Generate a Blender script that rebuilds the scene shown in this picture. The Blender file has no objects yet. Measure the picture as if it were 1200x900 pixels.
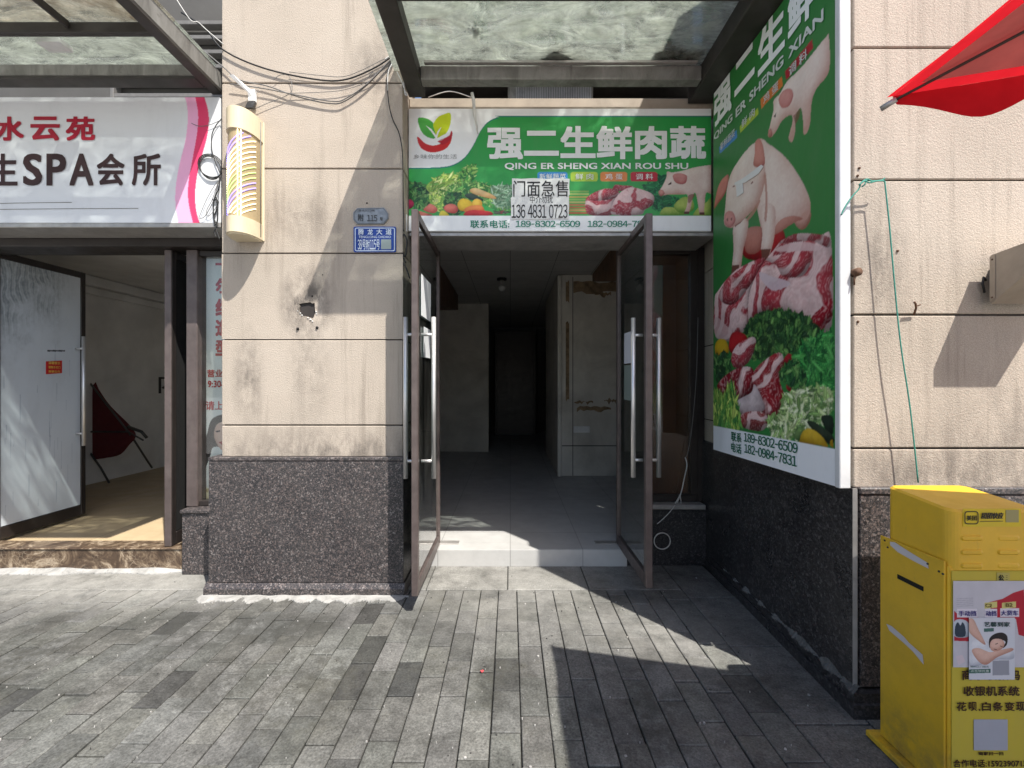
import bpy, bmesh, math, random
import numpy as np
from mathutils import Vector
R = math.radians
random.seed(7)
sc = bpy.context.scene
col = sc.collection

# ------------------------------------------------------------------ camera, sky, sun, exposure
H = 1.51            # eye height above the pavement
F = 533.0           # focal length in photo pixels (1200 wide): a 16 mm equivalent phone lens
CX, CY = 598.0, 450.0
cam_d = bpy.data.cameras.new('camera'); cam = bpy.data.objects.new('camera', cam_d); col.objects.link(cam)
cam_d.sensor_width = 36.0; cam_d.lens = 36.0*F/1200.0
cam_d.shift_x = (600-CX)/1200.0
cam_d.clip_start = 0.02; cam_d.clip_end = 500
cam.location = (0, 0, H); cam.rotation_euler = (R(90), 0, 0)
sc.camera = cam

SUN_EL = R(57.5); SUN_SX, SUN_SY = 0.615, -0.788       # horizontal direction towards the sun
world = bpy.data.worlds.new('World'); sc.world = world; world.use_nodes = True
wn = world.node_tree
sky = wn.nodes.new('ShaderNodeTexSky'); sky.sky_type = 'NISHITA'; sky.sun_disc = False
sky.sun_elevation = SUN_EL; sky.sun_rotation = math.atan2(SUN_SX, SUN_SY)
sky.air_density = 1.0; sky.dust_density = 2.0; sky.ozone_density = 1.0
bgn = wn.nodes['Background']; bgn.inputs['Strength'].default_value = 0.108
wn.links.new(sky.outputs[0], bgn.inputs['Color'])
sun_d = bpy.data.lights.new('sun', 'SUN'); sun_d.energy = 4.5; sun_d.angle = R(0.5); sun_d.color = (1.0, 0.955, 0.88)
sun = bpy.data.objects.new('sun', sun_d); col.objects.link(sun); sun.location = (6, -8, 12)
_d = Vector((-SUN_SX*math.cos(SUN_EL), -SUN_SY*math.cos(SUN_EL), -math.sin(SUN_EL)))
sun.rotation_euler = _d.to_track_quat('-Z', 'Y').to_euler()
sc.view_settings.view_transform = 'Standard'; sc.view_settings.look = 'None'
sc.view_settings.gamma = 1.0; sc.view_settings.use_curve_mapping = False
sc.view_settings.exposure = 0.80
sc.render.engine = 'CYCLES'
sc.cycles.max_bounces = 10; sc.cycles.transparent_max_bounces = 16
sc.cycles.use_denoising = True

# ------------------------------------------------------------------ measuring helpers
def gx(px, D): return (px-CX)/F*D
def gz(py, D): return H-(py-CY)/F*D
def P(px, py, D): return Vector((gx(px, D), D, gz(py, D)))
def lin(c):
    c = c/255.0
    return c/12.92 if c <= 0.04045 else ((c+0.055)/1.055)**2.4
def C(r, g, b): return (lin(r), lin(g), lin(b), 1.0)

# ------------------------------------------------------------------ scene-object helpers
WL = {}
def tag(o, label=None, cat=None, group=None, kind=None):
    if label: o['label'] = label
    if cat: o['category'] = cat
    if group: o['group'] = group
    if kind: o['kind'] = kind
    return o
def thing(name, label, cat, loc=(0, 0, 0), group=None):
    o = bpy.data.objects.new(name, None); col.objects.link(o); o.location = loc
    o.empty_display_size = 0.1
    WL[o.name] = Vector(loc)
    return tag(o, label, cat, group)

class MB:
    """collects shapes; build() links them as ONE mesh object"""
    def __init__(s):
        s.v = []; s.f = []; s.m = []; s.c = []; s.sm = []; s.cc = (1, 1, 1, 1)
    def add(s, vs, fs, m=0, col=None, smooth=False):
        b = len(s.v); s.v += [tuple(p) for p in vs]
        s.c += [col or s.cc]*len(vs)
        for f in fs:
            s.f.append([b+i for i in f]); s.m.append(m); s.sm.append(smooth)
        return s
    def box(s, x0, x1, y0, y1, z0, z1, bevel=0.0, m=0, col=None):
        lo = (min(x0, x1), min(y0, y1), min(z0, z1)); hi = (max(x0, x1), max(y0, y1), max(z0, z1))
        if bevel <= 0:
            vs = [(x, y, z) for x in (lo[0], hi[0]) for y in (lo[1], hi[1]) for z in (lo[2], hi[2])]
            return s.add(vs, [(0,1,3,2),(4,6,7,5),(0,4,5,1),(2,3,7,6),(0,2,6,4),(1,5,7,3)], m, col)
        b = min(bevel, 0.45*min(hi[i]-lo[i] for i in range(3)))
        vs = []; ix = {}
        for sx in (0, 1):
            for sy in (0, 1):
                for sz in (0, 1):
                    sg = (sx, sy, sz)
                    for a in range(3):
                        p = [(hi[i] if sg[i] else lo[i]) if i == a else (hi[i]-b if sg[i] else lo[i]+b) for i in range(3)]
                        ix[sg+(a,)] = len(vs); vs.append(p)
        fs = []
        for a in range(3):
            o1, o2 = [i for i in range(3) if i != a]
            for sa in (0, 1):
                q = []
                for (u, w) in ((0,0),(1,0),(1,1),(0,1)):
                    sg = [0,0,0]; sg[a] = sa; sg[o1] = u; sg[o2] = w
                    q.append(ix[tuple(sg)+(a,)])
                fs.append(q)
        for c in range(3):
            a, d = [i for i in range(3) if i != c]
            for sa in (0, 1):
                for sd in (0, 1):
                    q = []
                    for (t, sc_) in ((a,0),(a,1),(d,1),(d,0)):
                        sg = [0,0,0]; sg[a] = sa; sg[d] = sd; sg[c] = sc_
                        q.append(ix[tuple(sg)+(t,)])
                    fs.append(q)
        for sx in (0, 1):
            for sy in (0, 1):
                for sz in (0, 1):
                    fs.append([ix[(sx,sy,sz,a)] for a in range(3)])
        return s.add(vs, fs, m, col)
    def prism(s, poly, axis, t0, t1, m=0, col=None, smooth=False):
        """poly in the two remaining axes, extruded along axis from t0 to t1"""
        def mk(p, t):
            if axis == 'x': return (t, p[0], p[1])
            if axis == 'y': return (p[0], t, p[1])
            return (p[0], p[1], t)
        n = len(poly)
        vs = [mk(p, t0) for p in poly]+[mk(p, t1) for p in poly]
        fs = [list(range(n)), list(range(2*n-1, n-1, -1))]+[[i, (i+1) % n, n+(i+1) % n, n+i] for i in range(n)]
        return s.add(vs, fs, m, col, smooth)
    def slab(s, pts, off, m=0, col=None):
        """a flat polygon of 3-D points given thickness by the vector off"""
        n = len(pts); off = Vector(off)
        vs = [Vector(p) for p in pts]+[Vector(p)+off for p in pts]
        fs = [list(range(n)), list(range(2*n-1, n-1, -1))]+[[i, (i+1) % n, n+(i+1) % n, n+i] for i in range(n)]
        return s.add(vs, fs, m, col)
    def tube(s, pts, r, seg=8, m=0, col=None, closed=False):
        pts = [Vector(p) for p in pts]; n = len(pts); rings = []
        rr = r if isinstance(r, (list, tuple)) else [r]*n
        up = Vector((0.31, 0.2, 0.93)).normalized(); vs = []
        prev = None
        for i, p in enumerate(pts):
            if closed: t = pts[(i+1) % n]-pts[i-1]
            else: t = pts[min(i+1, n-1)]-pts[max(i-1, 0)]
            t = t.normalized() if t.length > 1e-9 else Vector((0, 0, 1))
            if prev is None: a = t.cross(up); a = a.normalized() if a.length > 1e-4 else t.orthogonal().normalized()
            else:
                a = prev-t*prev.dot(t); a = a.normalized() if a.length > 1e-6 else t.orthogonal().normalized()
            prev = a; b = t.cross(a)
            for k in range(seg):
                w = 2*math.pi*k/seg
                vs.append(p+(a*math.cos(w)+b*math.sin(w))*rr[i])
        fs = []
        for i in range(n if closed else n-1):
            j = (i+1) % n
            for k in range(seg):
                fs.append([i*seg+k, i*seg+(k+1) % seg, j*seg+(k+1) % seg, j*seg+k])
        if not closed:
            fs.append(list(range(seg))[::-1]); fs.append(list(range((n-1)*seg, n*seg)))
        return s.add(vs, fs, m, col, True)
    def ball(s, c, r, m=0, col=None, sz=1.0, n=10):
        vs = []; fs = []
        for i in range(n+1):
            th = math.pi*i/n
            for k in range(2*n):
                ph = math.pi*k/n
                vs.append((c[0]+r*math.sin(th)*math.cos(ph), c[1]+r*math.sin(th)*math.sin(ph), c[2]+sz*r*math.cos(th)))
        for i in range(n):
            for k in range(2*n):
                fs.append([i*2*n+k, i*2*n+(k+1) % (2*n), (i+1)*2*n+(k+1) % (2*n), (i+1)*2*n+k])
        return s.add(vs, fs, m, col, True)
    def text(s, body, rect, frame, bold=0.0, m=0, col=None, shear=0.0, keep=False):
        """lettering fitted to rect=(u0,w0,u1,w1) of the surface given by frame(u, w)"""
        vs2, fs = glyphs(body, 0.0, shear)
        xs = [p[0] for p in vs2]; ys = [p[1] for p in vs2]
        x0, x1, y0, y1 = min(xs), max(xs), min(ys), max(ys)
        u0, w0, u1, w1 = rect
        su = (u1-u0-2*bold*abs((u1-u0))/(x1-x0+2*bold))/max(x1-x0, 1e-6) if bold else (u1-u0)/max(x1-x0, 1e-6)
        sw = (w1-w0)/(y1-y0+2*bold) if bold else (w1-w0)/max(y1-y0, 1e-6)
        su = (u1-u0)/(x1-x0+2*bold) if bold else su
        p0 = Vector(frame(u0, w0)); nn = (Vector(frame(u0+1, w0))-p0).cross(Vector(frame(u0, w0+1))-p0)
        if nn.length > 0: nn.normalize()
        if nn.dot(Vector((0, 0, H))-p0) < 0: nn = -nn          # lettering stands proud on the side people read it from
        sh = [(0, 0)]
        if bold: sh += [(bold*a_, bold*b_) for a_, b_ in ((1, 0), (1, 1), (0, 1), (-1, 1), (-1, 0), (-1, -1), (0, -1), (1, -1))]
        for i, (dx, dy) in enumerate(sh):
            vs = [Vector(frame(u0+(p[0]-x0+bold+dx)*su, w0+(p[1]-y0+bold+dy)*sw))+nn*(0.00016*i) for p in vs2]
            s.add(vs, fs, m, col)
        return s
    def build(s, name, mats, parent=None, loc=None, label=None, cat=None, group=None, kind=None, recalc=True, at_base=True):
        me = bpy.data.meshes.new(name)
        V = np.array(s.v, dtype=float)
        if parent is not None: o0 = WL[parent.name]
        elif loc is not None: o0 = Vector(loc)
        elif at_base and len(V): o0 = Vector(((V[:,0].min()+V[:,0].max())/2, (V[:,1].min()+V[:,1].max())/2, V[:,2].min()))
        else: o0 = Vector((0, 0, 0))
        me.from_pydata((V-np.array(o0)).tolist(), [], s.f)
        if not isinstance(mats, (list, tuple)): mats = [mats]
        for mm in mats: me.materials.append(mm)
        me.polygons.foreach_set('material_index', s.m)
        if recalc:
            bm = bmesh.new(); bm.from_mesh(me); bmesh.ops.recalc_face_normals(bm, faces=bm.faces); bm.to_mesh(me); bm.free()
        me.polygons.foreach_set('use_smooth', s.sm)
        at = me.color_attributes.new('Col', 'FLOAT_COLOR', 'POINT')
        at.data.foreach_set('color', np.array(s.c, dtype=np.float32).ravel())
        me.update()
        o = bpy.data.objects.new(name, me); col.objects.link(o)
        if parent is not None: o.parent = parent
        else: o.location = o0
        WL[o.name] = o0
        return tag(o, label, cat, group, kind)

_gc = {}
def glyphs(body, bold=0.0, shear=0.0):
    k = (body, bold, shear)
    if k in _gc: return _gc[k]
    if len(body) > 1 and all(ch in '0123456789- ' for ch in body):      # telephone numbers: evenly spaced figures
        vs = []; fs = []; x = 0.0
        for ch in body:
            if ch == ' ': x += 0.30; continue
            v, f = glyphs('\u2013' if ch == '-' else chr(0xFF10+int(ch)), 0, 0)
            xs = [p[0] for p in v]; c = (min(xs)+max(xs))/2; w = 0.56 if ch != '-' else 0.46
            if ch == '-':
                v = [(c-0.17, 0.30), (c+0.17, 0.30), (c+0.17, 0.375), (c-0.17, 0.375)]; f = [[0, 1, 2, 3]]
            b = len(vs); vs += [(p[0]-c+x+w/2, p[1]) for p in v]; fs += [[b+i for i in q] for q in f]; x += w
        _gc[k] = (vs, fs); return vs, fs
    cu = bpy.data.curves.new('lettering', 'FONT'); cu.body = body; cu.size = 1.0
    cu.offset = bold; cu.shear = shear; cu.resolution_u = 3; cu.fill_mode = 'FRONT'
    ob = bpy.data.objects.new('lettering', cu); col.objects.link(ob)
    dg = bpy.context.evaluated_depsgraph_get()
    me = bpy.data.meshes.new_from_object(ob.evaluated_get(dg))
    out = ([(v.co.x, v.co.y) for v in me.vertices], [list(p.vertices) for p in me.polygons])
    bpy.data.objects.remove(ob); bpy.data.curves.remove(cu); bpy.data.meshes.remove(me)
    if not out[0]: out = ([(0, 0), (1, 0), (1, 1)], [[0, 1, 2]])
    _gc[k] = out
    return out

def smooth_poly(pts, n=6, closed=True):
    out = []; N = len(pts)
    rng = range(N) if closed else range(N-1)
    for i in rng:
        if closed: p0, p1, p2, p3 = pts[i-1], pts[i], pts[(i+1) % N], pts[(i+2) % N]
        else: p0, p1, p2, p3 = pts[max(i-1, 0)], pts[i], pts[i+1], pts[min(i+2, N-1)]
        for k in range(n):
            t = k/n
            out.append(tuple(0.5*((2*p1[j])+(-p0[j]+p2[j])*t+(2*p0[j]-5*p1[j]+4*p2[j]-p3[j])*t*t+(-p0[j]+3*p1[j]-3*p2[j]+p3[j])*t**3) for j in range(len(p1))))
    if not closed: out.append(tuple(pts[-1]))
    return out

# ------------------------------------------------------------------ materials
class NT:
    def __init__(s, name):
        s.mat = bpy.data.materials.new(name); s.mat.use_nodes = True
        s.t = s.mat.node_tree; s.b = s.t.nodes['Principled BSDF']; s.out = s.t.nodes['Material Output']
        s._co = None
    def n(s, typ, ins=None, **kw):
        nd = s.t.nodes.new(typ)
        for k, v in kw.items(): setattr(nd, k, v)
        for k, v in (ins or {}).items():
            if hasattr(v, 'is_linked') or isinstance(v, bpy.types.NodeSocket): s.t.links.new(v, nd.inputs[k])
            else: nd.inputs[k].default_value = v
        return nd
    @property
    def co(s):
        if s._co is None: s._co = s.n('ShaderNodeNewGeometry').outputs['Position']
        return s._co
    def map(s, scale=(1, 1, 1), loc=(0, 0, 0), rot=(0, 0, 0)):
        return s.n('ShaderNodeMapping', {'Vector': s.co, 'Scale': scale, 'Location': loc, 'Rotation': rot}).outputs[0]
    def noise(s, scale=5, detail=4, rough=0.55, vec=None, dist=0.0):
        return s.n('ShaderNodeTexNoise', {'Vector': vec or s.co, 'Scale': scale, 'Detail': detail, 'Roughness': rough, 'Distortion': dist}).outputs['Fac']
    def ramp(s, fac, stops):
        nd = s.n('ShaderNodeValToRGB', {'Fac': fac}); cr = nd.color_ramp
        while len(cr.elements) < len(stops): cr.elements.new(0.5)
        for e, (p, c) in zip(cr.elements, stops):
            e.position = p; e.color = c if hasattr(c, '__len__') else (c, c, c, 1)
        return nd.outputs['Color']
    def mix(s, fac, a, b, mode='MIX'):
        nd = s.n('ShaderNodeMix', data_type='RGBA', blend_type=mode)
        for k, v in ((0, fac), (6, a), (7, b)):
            if isinstance(v, bpy.types.NodeSocket): s.t.links.new(v, nd.inputs[k])
            else: nd.inputs[k].default_value = v
        return nd.outputs[2]
    def math(s, op, a, b=0.0, clamp=False):
        nd = s.n('ShaderNodeMath', operation=op, use_clamp=clamp)
        for k, v in ((0, a), (1, b)):
            if isinstance(v, bpy.types.NodeSocket): s.t.links.new(v, nd.inputs[k])
            else: nd.inputs[k].default_value = v
        return nd.outputs[0]
    def set(s, **kw):
        names = {'col': 'Base Color', 'rough': 'Roughness', 'metal': 'Metallic', 'spec': 'Specular IOR Level', 'normal': 'Normal',
                 'ecol': 'Emission Color', 'estr': 'Emission Strength', 'alpha': 'Alpha', 'coat': 'Coat Weight'}
        for k, v in kw.items():
            i = s.b.inputs[names[k]]
            if isinstance(v, bpy.types.NodeSocket): s.t.links.new(v, i)
            else: i.default_value = v
        return s
    def bump(s, h, strength=0.3, dist=0.01, normal=None):
        ins = {'Height': h, 'Strength': strength, 'Distance': dist}
        if normal is not None: ins['Normal'] = normal
        return s.n('ShaderNodeBump', ins).outputs[0]
    def blob(s, centre, rad, sharp=1.0):
        """1 at the centre of an ellipsoid fading to 0 at its rim (for stains with a place of their own)"""
        m = s.n('ShaderNodeMapping', {'Vector': s.co, 'Scale': tuple(1/r for r in rad), 'Location': tuple(-c/r for c, r in zip(centre, rad))}).outputs[0]
        l = s.n('ShaderNodeVectorMath', {0: m}, operation='LENGTH').outputs['Value']
        return s.math('MULTIPLY', s.math('SUBTRACT', 1.0, l, True), sharp, True)

def simple(name, c, rough=0.5, metal=0.0, var=0.12, scale=9, bump=0.0, bscale=60, spec=0.5, dirt=0.0, dirtcol=(0.05, 0.045, 0.04, 1)):
    t = NT(name); n = t.noise(scale, 5)
    d = tuple(x*(1-var) for x in c[:3])+(1,); l = tuple(min(1, x*(1+var)) for x in c[:3])+(1,)
    colr = t.ramp(n, [(0.3, d), (0.7, l)])
    if dirt > 0:
        n2 = t.noise(scale*0.6, 8, 0.7, dist=0.6)
        colr = t.mix(t.math('MULTIPLY', t.ramp(n2, [(0.48, 0.0), (0.72, 1.0)]), dirt), colr, dirtcol)
    t.set(col=colr, metal=metal, spec=spec, rough=t.ramp(t.noise(scale*1.7, 4), [(0.25, max(0.02, rough-0.08)), (0.75, min(1, rough+0.1))]))
    if bump > 0: t.set(normal=t.bump(t.noise(bscale, 4), bump, 0.004))
    return t.mat

def mk_plaster():
    t = NT('sandy_plaster')
    base = t.ramp(t.noise(1.3, 6, 0.6), [(0.28, (0.375, 0.325, 0.27, 1)), (0.52, (0.465, 0.40, 0.335, 1)), (0.75, (0.53, 0.465, 0.395, 1))])
    base = t.mix(0.35, base, t.ramp(t.noise(210, 3, 0.6), [(0.35, (0.27, 0.225, 0.18, 1)), (0.62, (0.64, 0.56, 0.47, 1))]))
    # rain streaks, thin and tall
    st = t.noise(1.0, 6, 0.65, t.map((9, 9, 0.55)))
    base = t.mix(t.math('MULTIPLY', t.ramp(st, [(0.52, 0.0), (0.72, 1.0)]), 0.5), base, (0.23, 0.195, 0.16, 1))
    st2 = t.noise(1.0, 7, 0.7, t.map((22, 22, 0.9)))
    base = t.mix(t.math('MULTIPLY', t.math('MULTIPLY', t.ramp(st2, [(0.52, 0.0), (0.66, 1.0)]), t.ramp(t.noise(1.1, 3), [(0.45, 0.0), (0.6, 1.0)])), 0.32), base, (0.15, 0.125, 0.10, 1))
    # grime splashed up from the dado, soot round the hole, old stains
    nz = t.ramp(t.noise(9, 8, 0.75, t.map((1, 1, 0.55))), [(0.38, 0.0), (0.60, 1.0)])
    for c, r, a in (((-1.47, 3.29, 2.10), (0.24, 0.3, 0.30), 1.5), ((-1.90, 3.29, 1.55), (0.14, 0.3, 0.42), 0.9),
                    ((-1.45, 3.29, 1.62), (0.20, 0.3, 0.45), 0.55), ((-1.35, 3.29, 1.03), (1.2, 0.3, 0.20), 0.9),
                    ((2.1, 2.10, 1.08), (1.6, 0.3, 0.26), 0.7), ((-0.98, 3.29, 3.75), (0.22, 0.3, 0.35), 0.8), ((-1.5, 3.29, 2.72), (0.42, 0.3, 0.25), 0.6),
                    ((1.70, 2.1, 2.02), (0.2, 0.3, 0.45), 0.7), ((2.35, 2.1, 1.35), (0.5, 0.3, 0.5), 0.35)):
        base = t.mix(t.math('MULTIPLY', t.math('MULTIPLY', t.blob(c, r, a), nz), 0.92), base, (0.10, 0.088, 0.078, 1))
    t.set(col=base, rough=0.92, spec=0.2)
    h1 = t.noise(125, 4, 0.6); h2 = t.noise(300, 2)
    hh = t.math('ADD', h1, t.math('MULTIPLY', h2, 0.4))
    t.set(normal=t.bump(hh, 0.7, 0.005))
    return t.mat

def mk_granite(name, stops, rough=0.28, dust=0.25, scale=75):
    t = NT(name)
    v = t.n('ShaderNodeTexVoronoi', {'Vector': t.co, 'Scale': scale, 'Randomness': 1.0})
    g = t.n('ShaderNodeRGBToBW', {'Color': v.outputs['Color']}).outputs[0]
    v2 = t.n('ShaderNodeTexVoronoi', {'Vector': t.co, 'Scale': scale*2.3, 'Randomness': 1.0})
    g2 = t.n('ShaderNodeRGBToBW', {'Color': v2.outputs['Color']}).outputs[0]
    c = t.mix(0.45, t.ramp(g, stops), t.ramp(g2, stops))
    d = t.ramp(t.noise(3.5, 7, 0.7), [(0.42, 0.0), (0.75, 1.0)])
    c = t.mix(t.math('MULTIPLY', d, dust), c, (0.17, 0.155, 0.14, 1))
    t.set(col=c, rough=t.ramp(t.noise(4, 6), [(0.3, rough), (0.75, rough+0.3)]), spec=0.5)
    t.set(normal=t.bump(g, 0.05, 0.002))
    return t.mat

def mk_print(name='printed_vinyl', rough=0.35, wrinkle=0.25):
    t = NT(name)
    a = t.n('ShaderNodeVertexColor', layer_name='Col').outputs['Color']
    dirt = t.ramp(t.noise(3.0, 7, 0.7, t.map((1.6, 1.6, 0.5))), [(0.5, 0.0), (0.8, 1.0)])
    t.set(col=t.mix(t.math('MULTIPLY', dirt, 0.16), a, (0.20, 0.19, 0.17, 1)), rough=rough, spec=0.4)
    if wrinkle: t.set(normal=t.bump(t.noise(5, 3, 0.5, t.map((1, 1, 0.6)), 0.8), wrinkle, 0.012))
    return t.mat

def mk_glass(name, tint=(0.80, 0.88, 0.86, 1), dirt=0.06, boost=1.0):
    t = NT(name); tr = t.n('ShaderNodeBsdfTransparent', {'Color': tint})
    gl = t.n('ShaderNodeBsdfGlossy', {'Color': (1, 1, 1, 1), 'Roughness': 0.02})
    fr = t.n('ShaderNodeFresnel', {'IOR': 1.5}).outputs[0]
    m = t.n('ShaderNodeMixShader', {0: t.math('MULTIPLY', fr, boost, True), 1: tr.outputs[0], 2: gl.outputs[0]})
    df = t.n('ShaderNodeBsdfDiffuse', {'Color': (0.45, 0.45, 0.42, 1)})
    dm = t.math('MULTIPLY', t.ramp(t.noise(4, 7, 0.7, t.map((2, 2, 0.6))), [(0.4, 0.15), (0.8, 1.0)]), dirt)
    m2 = t.n('ShaderNodeMixShader', {0: dm, 1: m.outputs[0], 2: df.outputs[0]})
    t.t.links.new(m2.outputs[0], t.out.inputs['Surface'])
    return t.mat

def mk_canopy_glass(name, stain=(0.30, 0.30, 0.25, 1), amount=0.5, rust=0.0):
    t = NT(name)
    tr = t.n('ShaderNodeBsdfTransparent', {'Color': (0.72, 0.75, 0.735, 1)})
    n = t.noise(3.2, 9, 0.72, t.map((1, 2.2, 1)), 1.4)
    n2 = t.noise(22, 6, 0.7, dist=0.9)
    cov = t.ramp(n, [(0.37, amount*0.12), (0.50, amount*1.05), (0.63, min(.92, amount*2.2))])
    sp = t.ramp(n2, [(0.56, 0.0), (0.72, 0.75)])
    cov = t.math('ADD', cov, t.math('MULTIPLY', sp, 0.35), True)
    c = t.ramp(t.noise(9, 7, 0.7), [(0.3, tuple(x*0.7 for x in stain[:3])+(1,)), (0.7, tuple(min(1, x*1.35) for x in stain[:3])+(1,))])
    if rust > 0:
        c = t.mix(t.math('MULTIPLY', t.ramp(t.noise(2.6, 8, 0.7, dist=0.8), [(0.45, 0.0), (0.62, 1.0)]), rust), c, (0.17, 0.115, 0.06, 1))
    tl = t.n('ShaderNodeBsdfTranslucent', {'Color': c}); df = t.n('ShaderNodeBsdfDiffuse', {'Color': c})
    a = t.n('ShaderNodeMixShader', {0: 0.68, 1: df.outputs[0], 2: tl.outputs[0]})
    m = t.n('ShaderNodeMixShader', {0: cov, 1: tr.outputs[0], 2: a.outputs[0]})
    gl = t.n('ShaderNodeBsdfGlossy', {'Roughness': 0.06}); fr = t.n('ShaderNodeFresnel', {'IOR': 1.5}).outputs[0]
    m2 = t.n('ShaderNodeMixShader', {0: t.math('MULTIPLY', fr, 0.7), 1: m.outputs[0], 2: gl.outputs[0]})
    t.t.links.new(m2.outputs[0], t.out.inputs['Surface'])
    return t.mat

def mk_paver():
    t = NT('grey_paver')
    a = t.n('ShaderNodeVertexColor', layer_name='Col').outputs['Color']
    n = t.ramp(t.noise(2.4, 9, 0.75, dist=0.5), [(0.34, (0.42, 0.42, 0.41, 1)), (0.52, (0.9, 0.9, 0.9, 1)), (0.72, (1.2, 1.2, 1.18, 1))])
    n = t.mix(1.0, n, t.ramp(t.noise(13, 7, 0.75), [(0.3, (0.62, 0.62, 0.61, 1)), (0.6, (1.08, 1.08, 1.08, 1))]), 'MULTIPLY')
    c = t.mix(1.0, a, n, 'MULTIPLY')
    c = t.mix(0.75, c, t.mix(1.0, c, t.ramp(t.noise(90, 6, 0.8), [(0.36, (0.40, 0.40, 0.40, 1)), (0.64, (1.55, 1.55, 1.52, 1))]), 'MULTIPLY'))
    scr = t.ramp(t.noise(1.0, 6, 0.8, t.map((60, 9, 1), (0, 0, 0), (0, 0, 0.5))), [(0.63, 0.0), (0.69, 0.8)])
    c = t.mix(t.math('MULTIPLY', scr, 0.35), c, (0.30, 0.295, 0.28, 1))
    moss = t.ramp(t.noise(1.6, 8, 0.75), [(0.52, 0.0), (0.7, 0.7)])
    c = t.mix(t.math('MULTIPLY', moss, 0.45), c, (0.125, 0.12, 0.085, 1))
    dark = t.ramp(t.noise(3.6, 9, 0.75, t.map((0.7, 1.6, 1)), 1.2), [(0.55, 0.0), (0.66, 0.9)])
    c = t.mix(t.math('MULTIPLY', dark, 0.6), c, (0.06, 0.06, 0.055, 1))
    pale = t.ramp(t.noise(60, 7, 0.8, t.map((1, 1, 1), (3, 1, 0))), [(0.66, 0.0), (0.74, 0.8)])
    c = t.mix(t.math('MULTIPLY', pale, t.ramp(t.noise(2.3, 4), [(0.45, 0.0), (0.65, 0.8)])), c, (0.52, 0.50, 0.46, 1))
    # cement spilled near the thresholds and the dusted strip before the door, paled to brighten the sunlit wedge
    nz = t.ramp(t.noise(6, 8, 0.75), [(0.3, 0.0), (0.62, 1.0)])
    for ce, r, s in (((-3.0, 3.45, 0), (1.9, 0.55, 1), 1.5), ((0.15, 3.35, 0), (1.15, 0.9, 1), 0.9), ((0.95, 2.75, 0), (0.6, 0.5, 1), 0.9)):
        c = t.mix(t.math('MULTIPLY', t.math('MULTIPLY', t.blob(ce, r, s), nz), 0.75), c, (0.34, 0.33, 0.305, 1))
    wet = t.math('MULTIPLY', t.blob((-1.75, 2.8, 0), (0.9, 0.26, 1), 3.0), t.ramp(t.noise(8, 8, 0.75), [(0.40, 0.0), (0.52, 1.0)]))
    c = t.mix(t.math('MULTIPLY', wet, 0.65), c, (0.05, 0.05, 0.045, 1))
    for ce, r in (((-2.9, 2.55, 0), (.8, .3, 1)), ((-1.1, 2.3, 0), (.5, .35, 1)), ((.65, 2.1, 0), (.18, .3, 1)), ((-.1, 2.35, 0), (.12, .25, 1))):
        c = t.mix(t.math('MULTIPLY', t.math('MULTIPLY', t.blob(ce, r, 2.5), t.ramp(t.noise(17, 8, 0.75), [(0.47, 0.0), (0.58, 1.0)])), 0.6), c, (0.055, 0.054, 0.046, 1))
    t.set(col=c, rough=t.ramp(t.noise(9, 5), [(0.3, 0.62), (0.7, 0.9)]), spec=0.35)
    hh = t.math('ADD', t.math('MULTIPLY', t.noise(38, 6, 0.7), 1.0), t.math('MULTIPLY', t.noise(9, 4), 0.8))
    t.set(normal=t.bump(hh, 0.5, 0.006))
    return t.mat

def mk_marble():
    t = NT('brown_marble')
    n = t.noise(4, 8, 0.75, dist=2.6)
    c = t.ramp(n, [(0.3, (0.03, 0.02, 0.014, 1)), (0.47, (0.085, 0.055, 0.036, 1)), (0.56, (0.20, 0.145, 0.095, 1)), (0.62, (0.42, 0.34, 0.25, 1)), (0.68, (0.10, 0.07, 0.045, 1))])
    v = t.n('ShaderNodeTexVoronoi', {'Vector': t.mix(0.25, t.co, t.n('ShaderNodeTexNoise', {'Vector': t.co, 'Scale': 4.0}).outputs['Color'], 'ADD'), 'Scale': 26.0}, feature='DISTANCE_TO_EDGE').outputs['Distance']
    c = t.mix(t.math('MULTIPLY', t.ramp(v, [(0.0, 0.7), (0.06, 0.0)]), t.ramp(t.noise(7, 5), [(0.42, 0.0), (0.62, 0.8)])), c, (0.46, 0.38, 0.28, 1))
    t.set(col=c, rough=0.3); return t.mat

def mk_tile(name, c, size, rough=0.25, joint=(0.05, 0.05, 0.05, 1)):
    t = NT(name)
    b = t.n('ShaderNodeTexBrick', {'Vector': t.co, 'Scale': 1.0, 'Brick Width': size, 'Row Height': size, 'Mortar Size': 0.004, 'Color1': c, 'Color2': tuple(x*0.92 for x in c[:3])+(1,), 'Mortar': joint}, offset=0.0)
    d = t.ramp(t.noise(4, 8, 0.7), [(0.42, 0.0), (0.75, 1.0)])
    t.set(col=t.mix(t.math('MULTIPLY', d, 0.35), b.outputs[0], tuple(x*0.5 for x in c[:3])+(1,)), rough=t.ramp(t.noise(5, 6), [(0.3, rough), (0.7, rough+0.3)]))
    return t.mat

def mk_fabric(name, c, trans):
    t = NT(name)
    cc = t.ramp(t.noise(14, 5), [(0.3, tuple(x*0.85 for x in c[:3])+(1,)), (0.7, c)])
    df = t.n('ShaderNodeBsdfDiffuse', {'Color': cc}); tl = t.n('ShaderNodeBsdfTranslucent', {'Color': cc})
    m = t.n('ShaderNodeMixShader', {0: trans, 1: df.outputs[0], 2: tl.outputs[0]})
    t.t.links.new(m.outputs[0], t.out.inputs['Surface']); return t.mat

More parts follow.
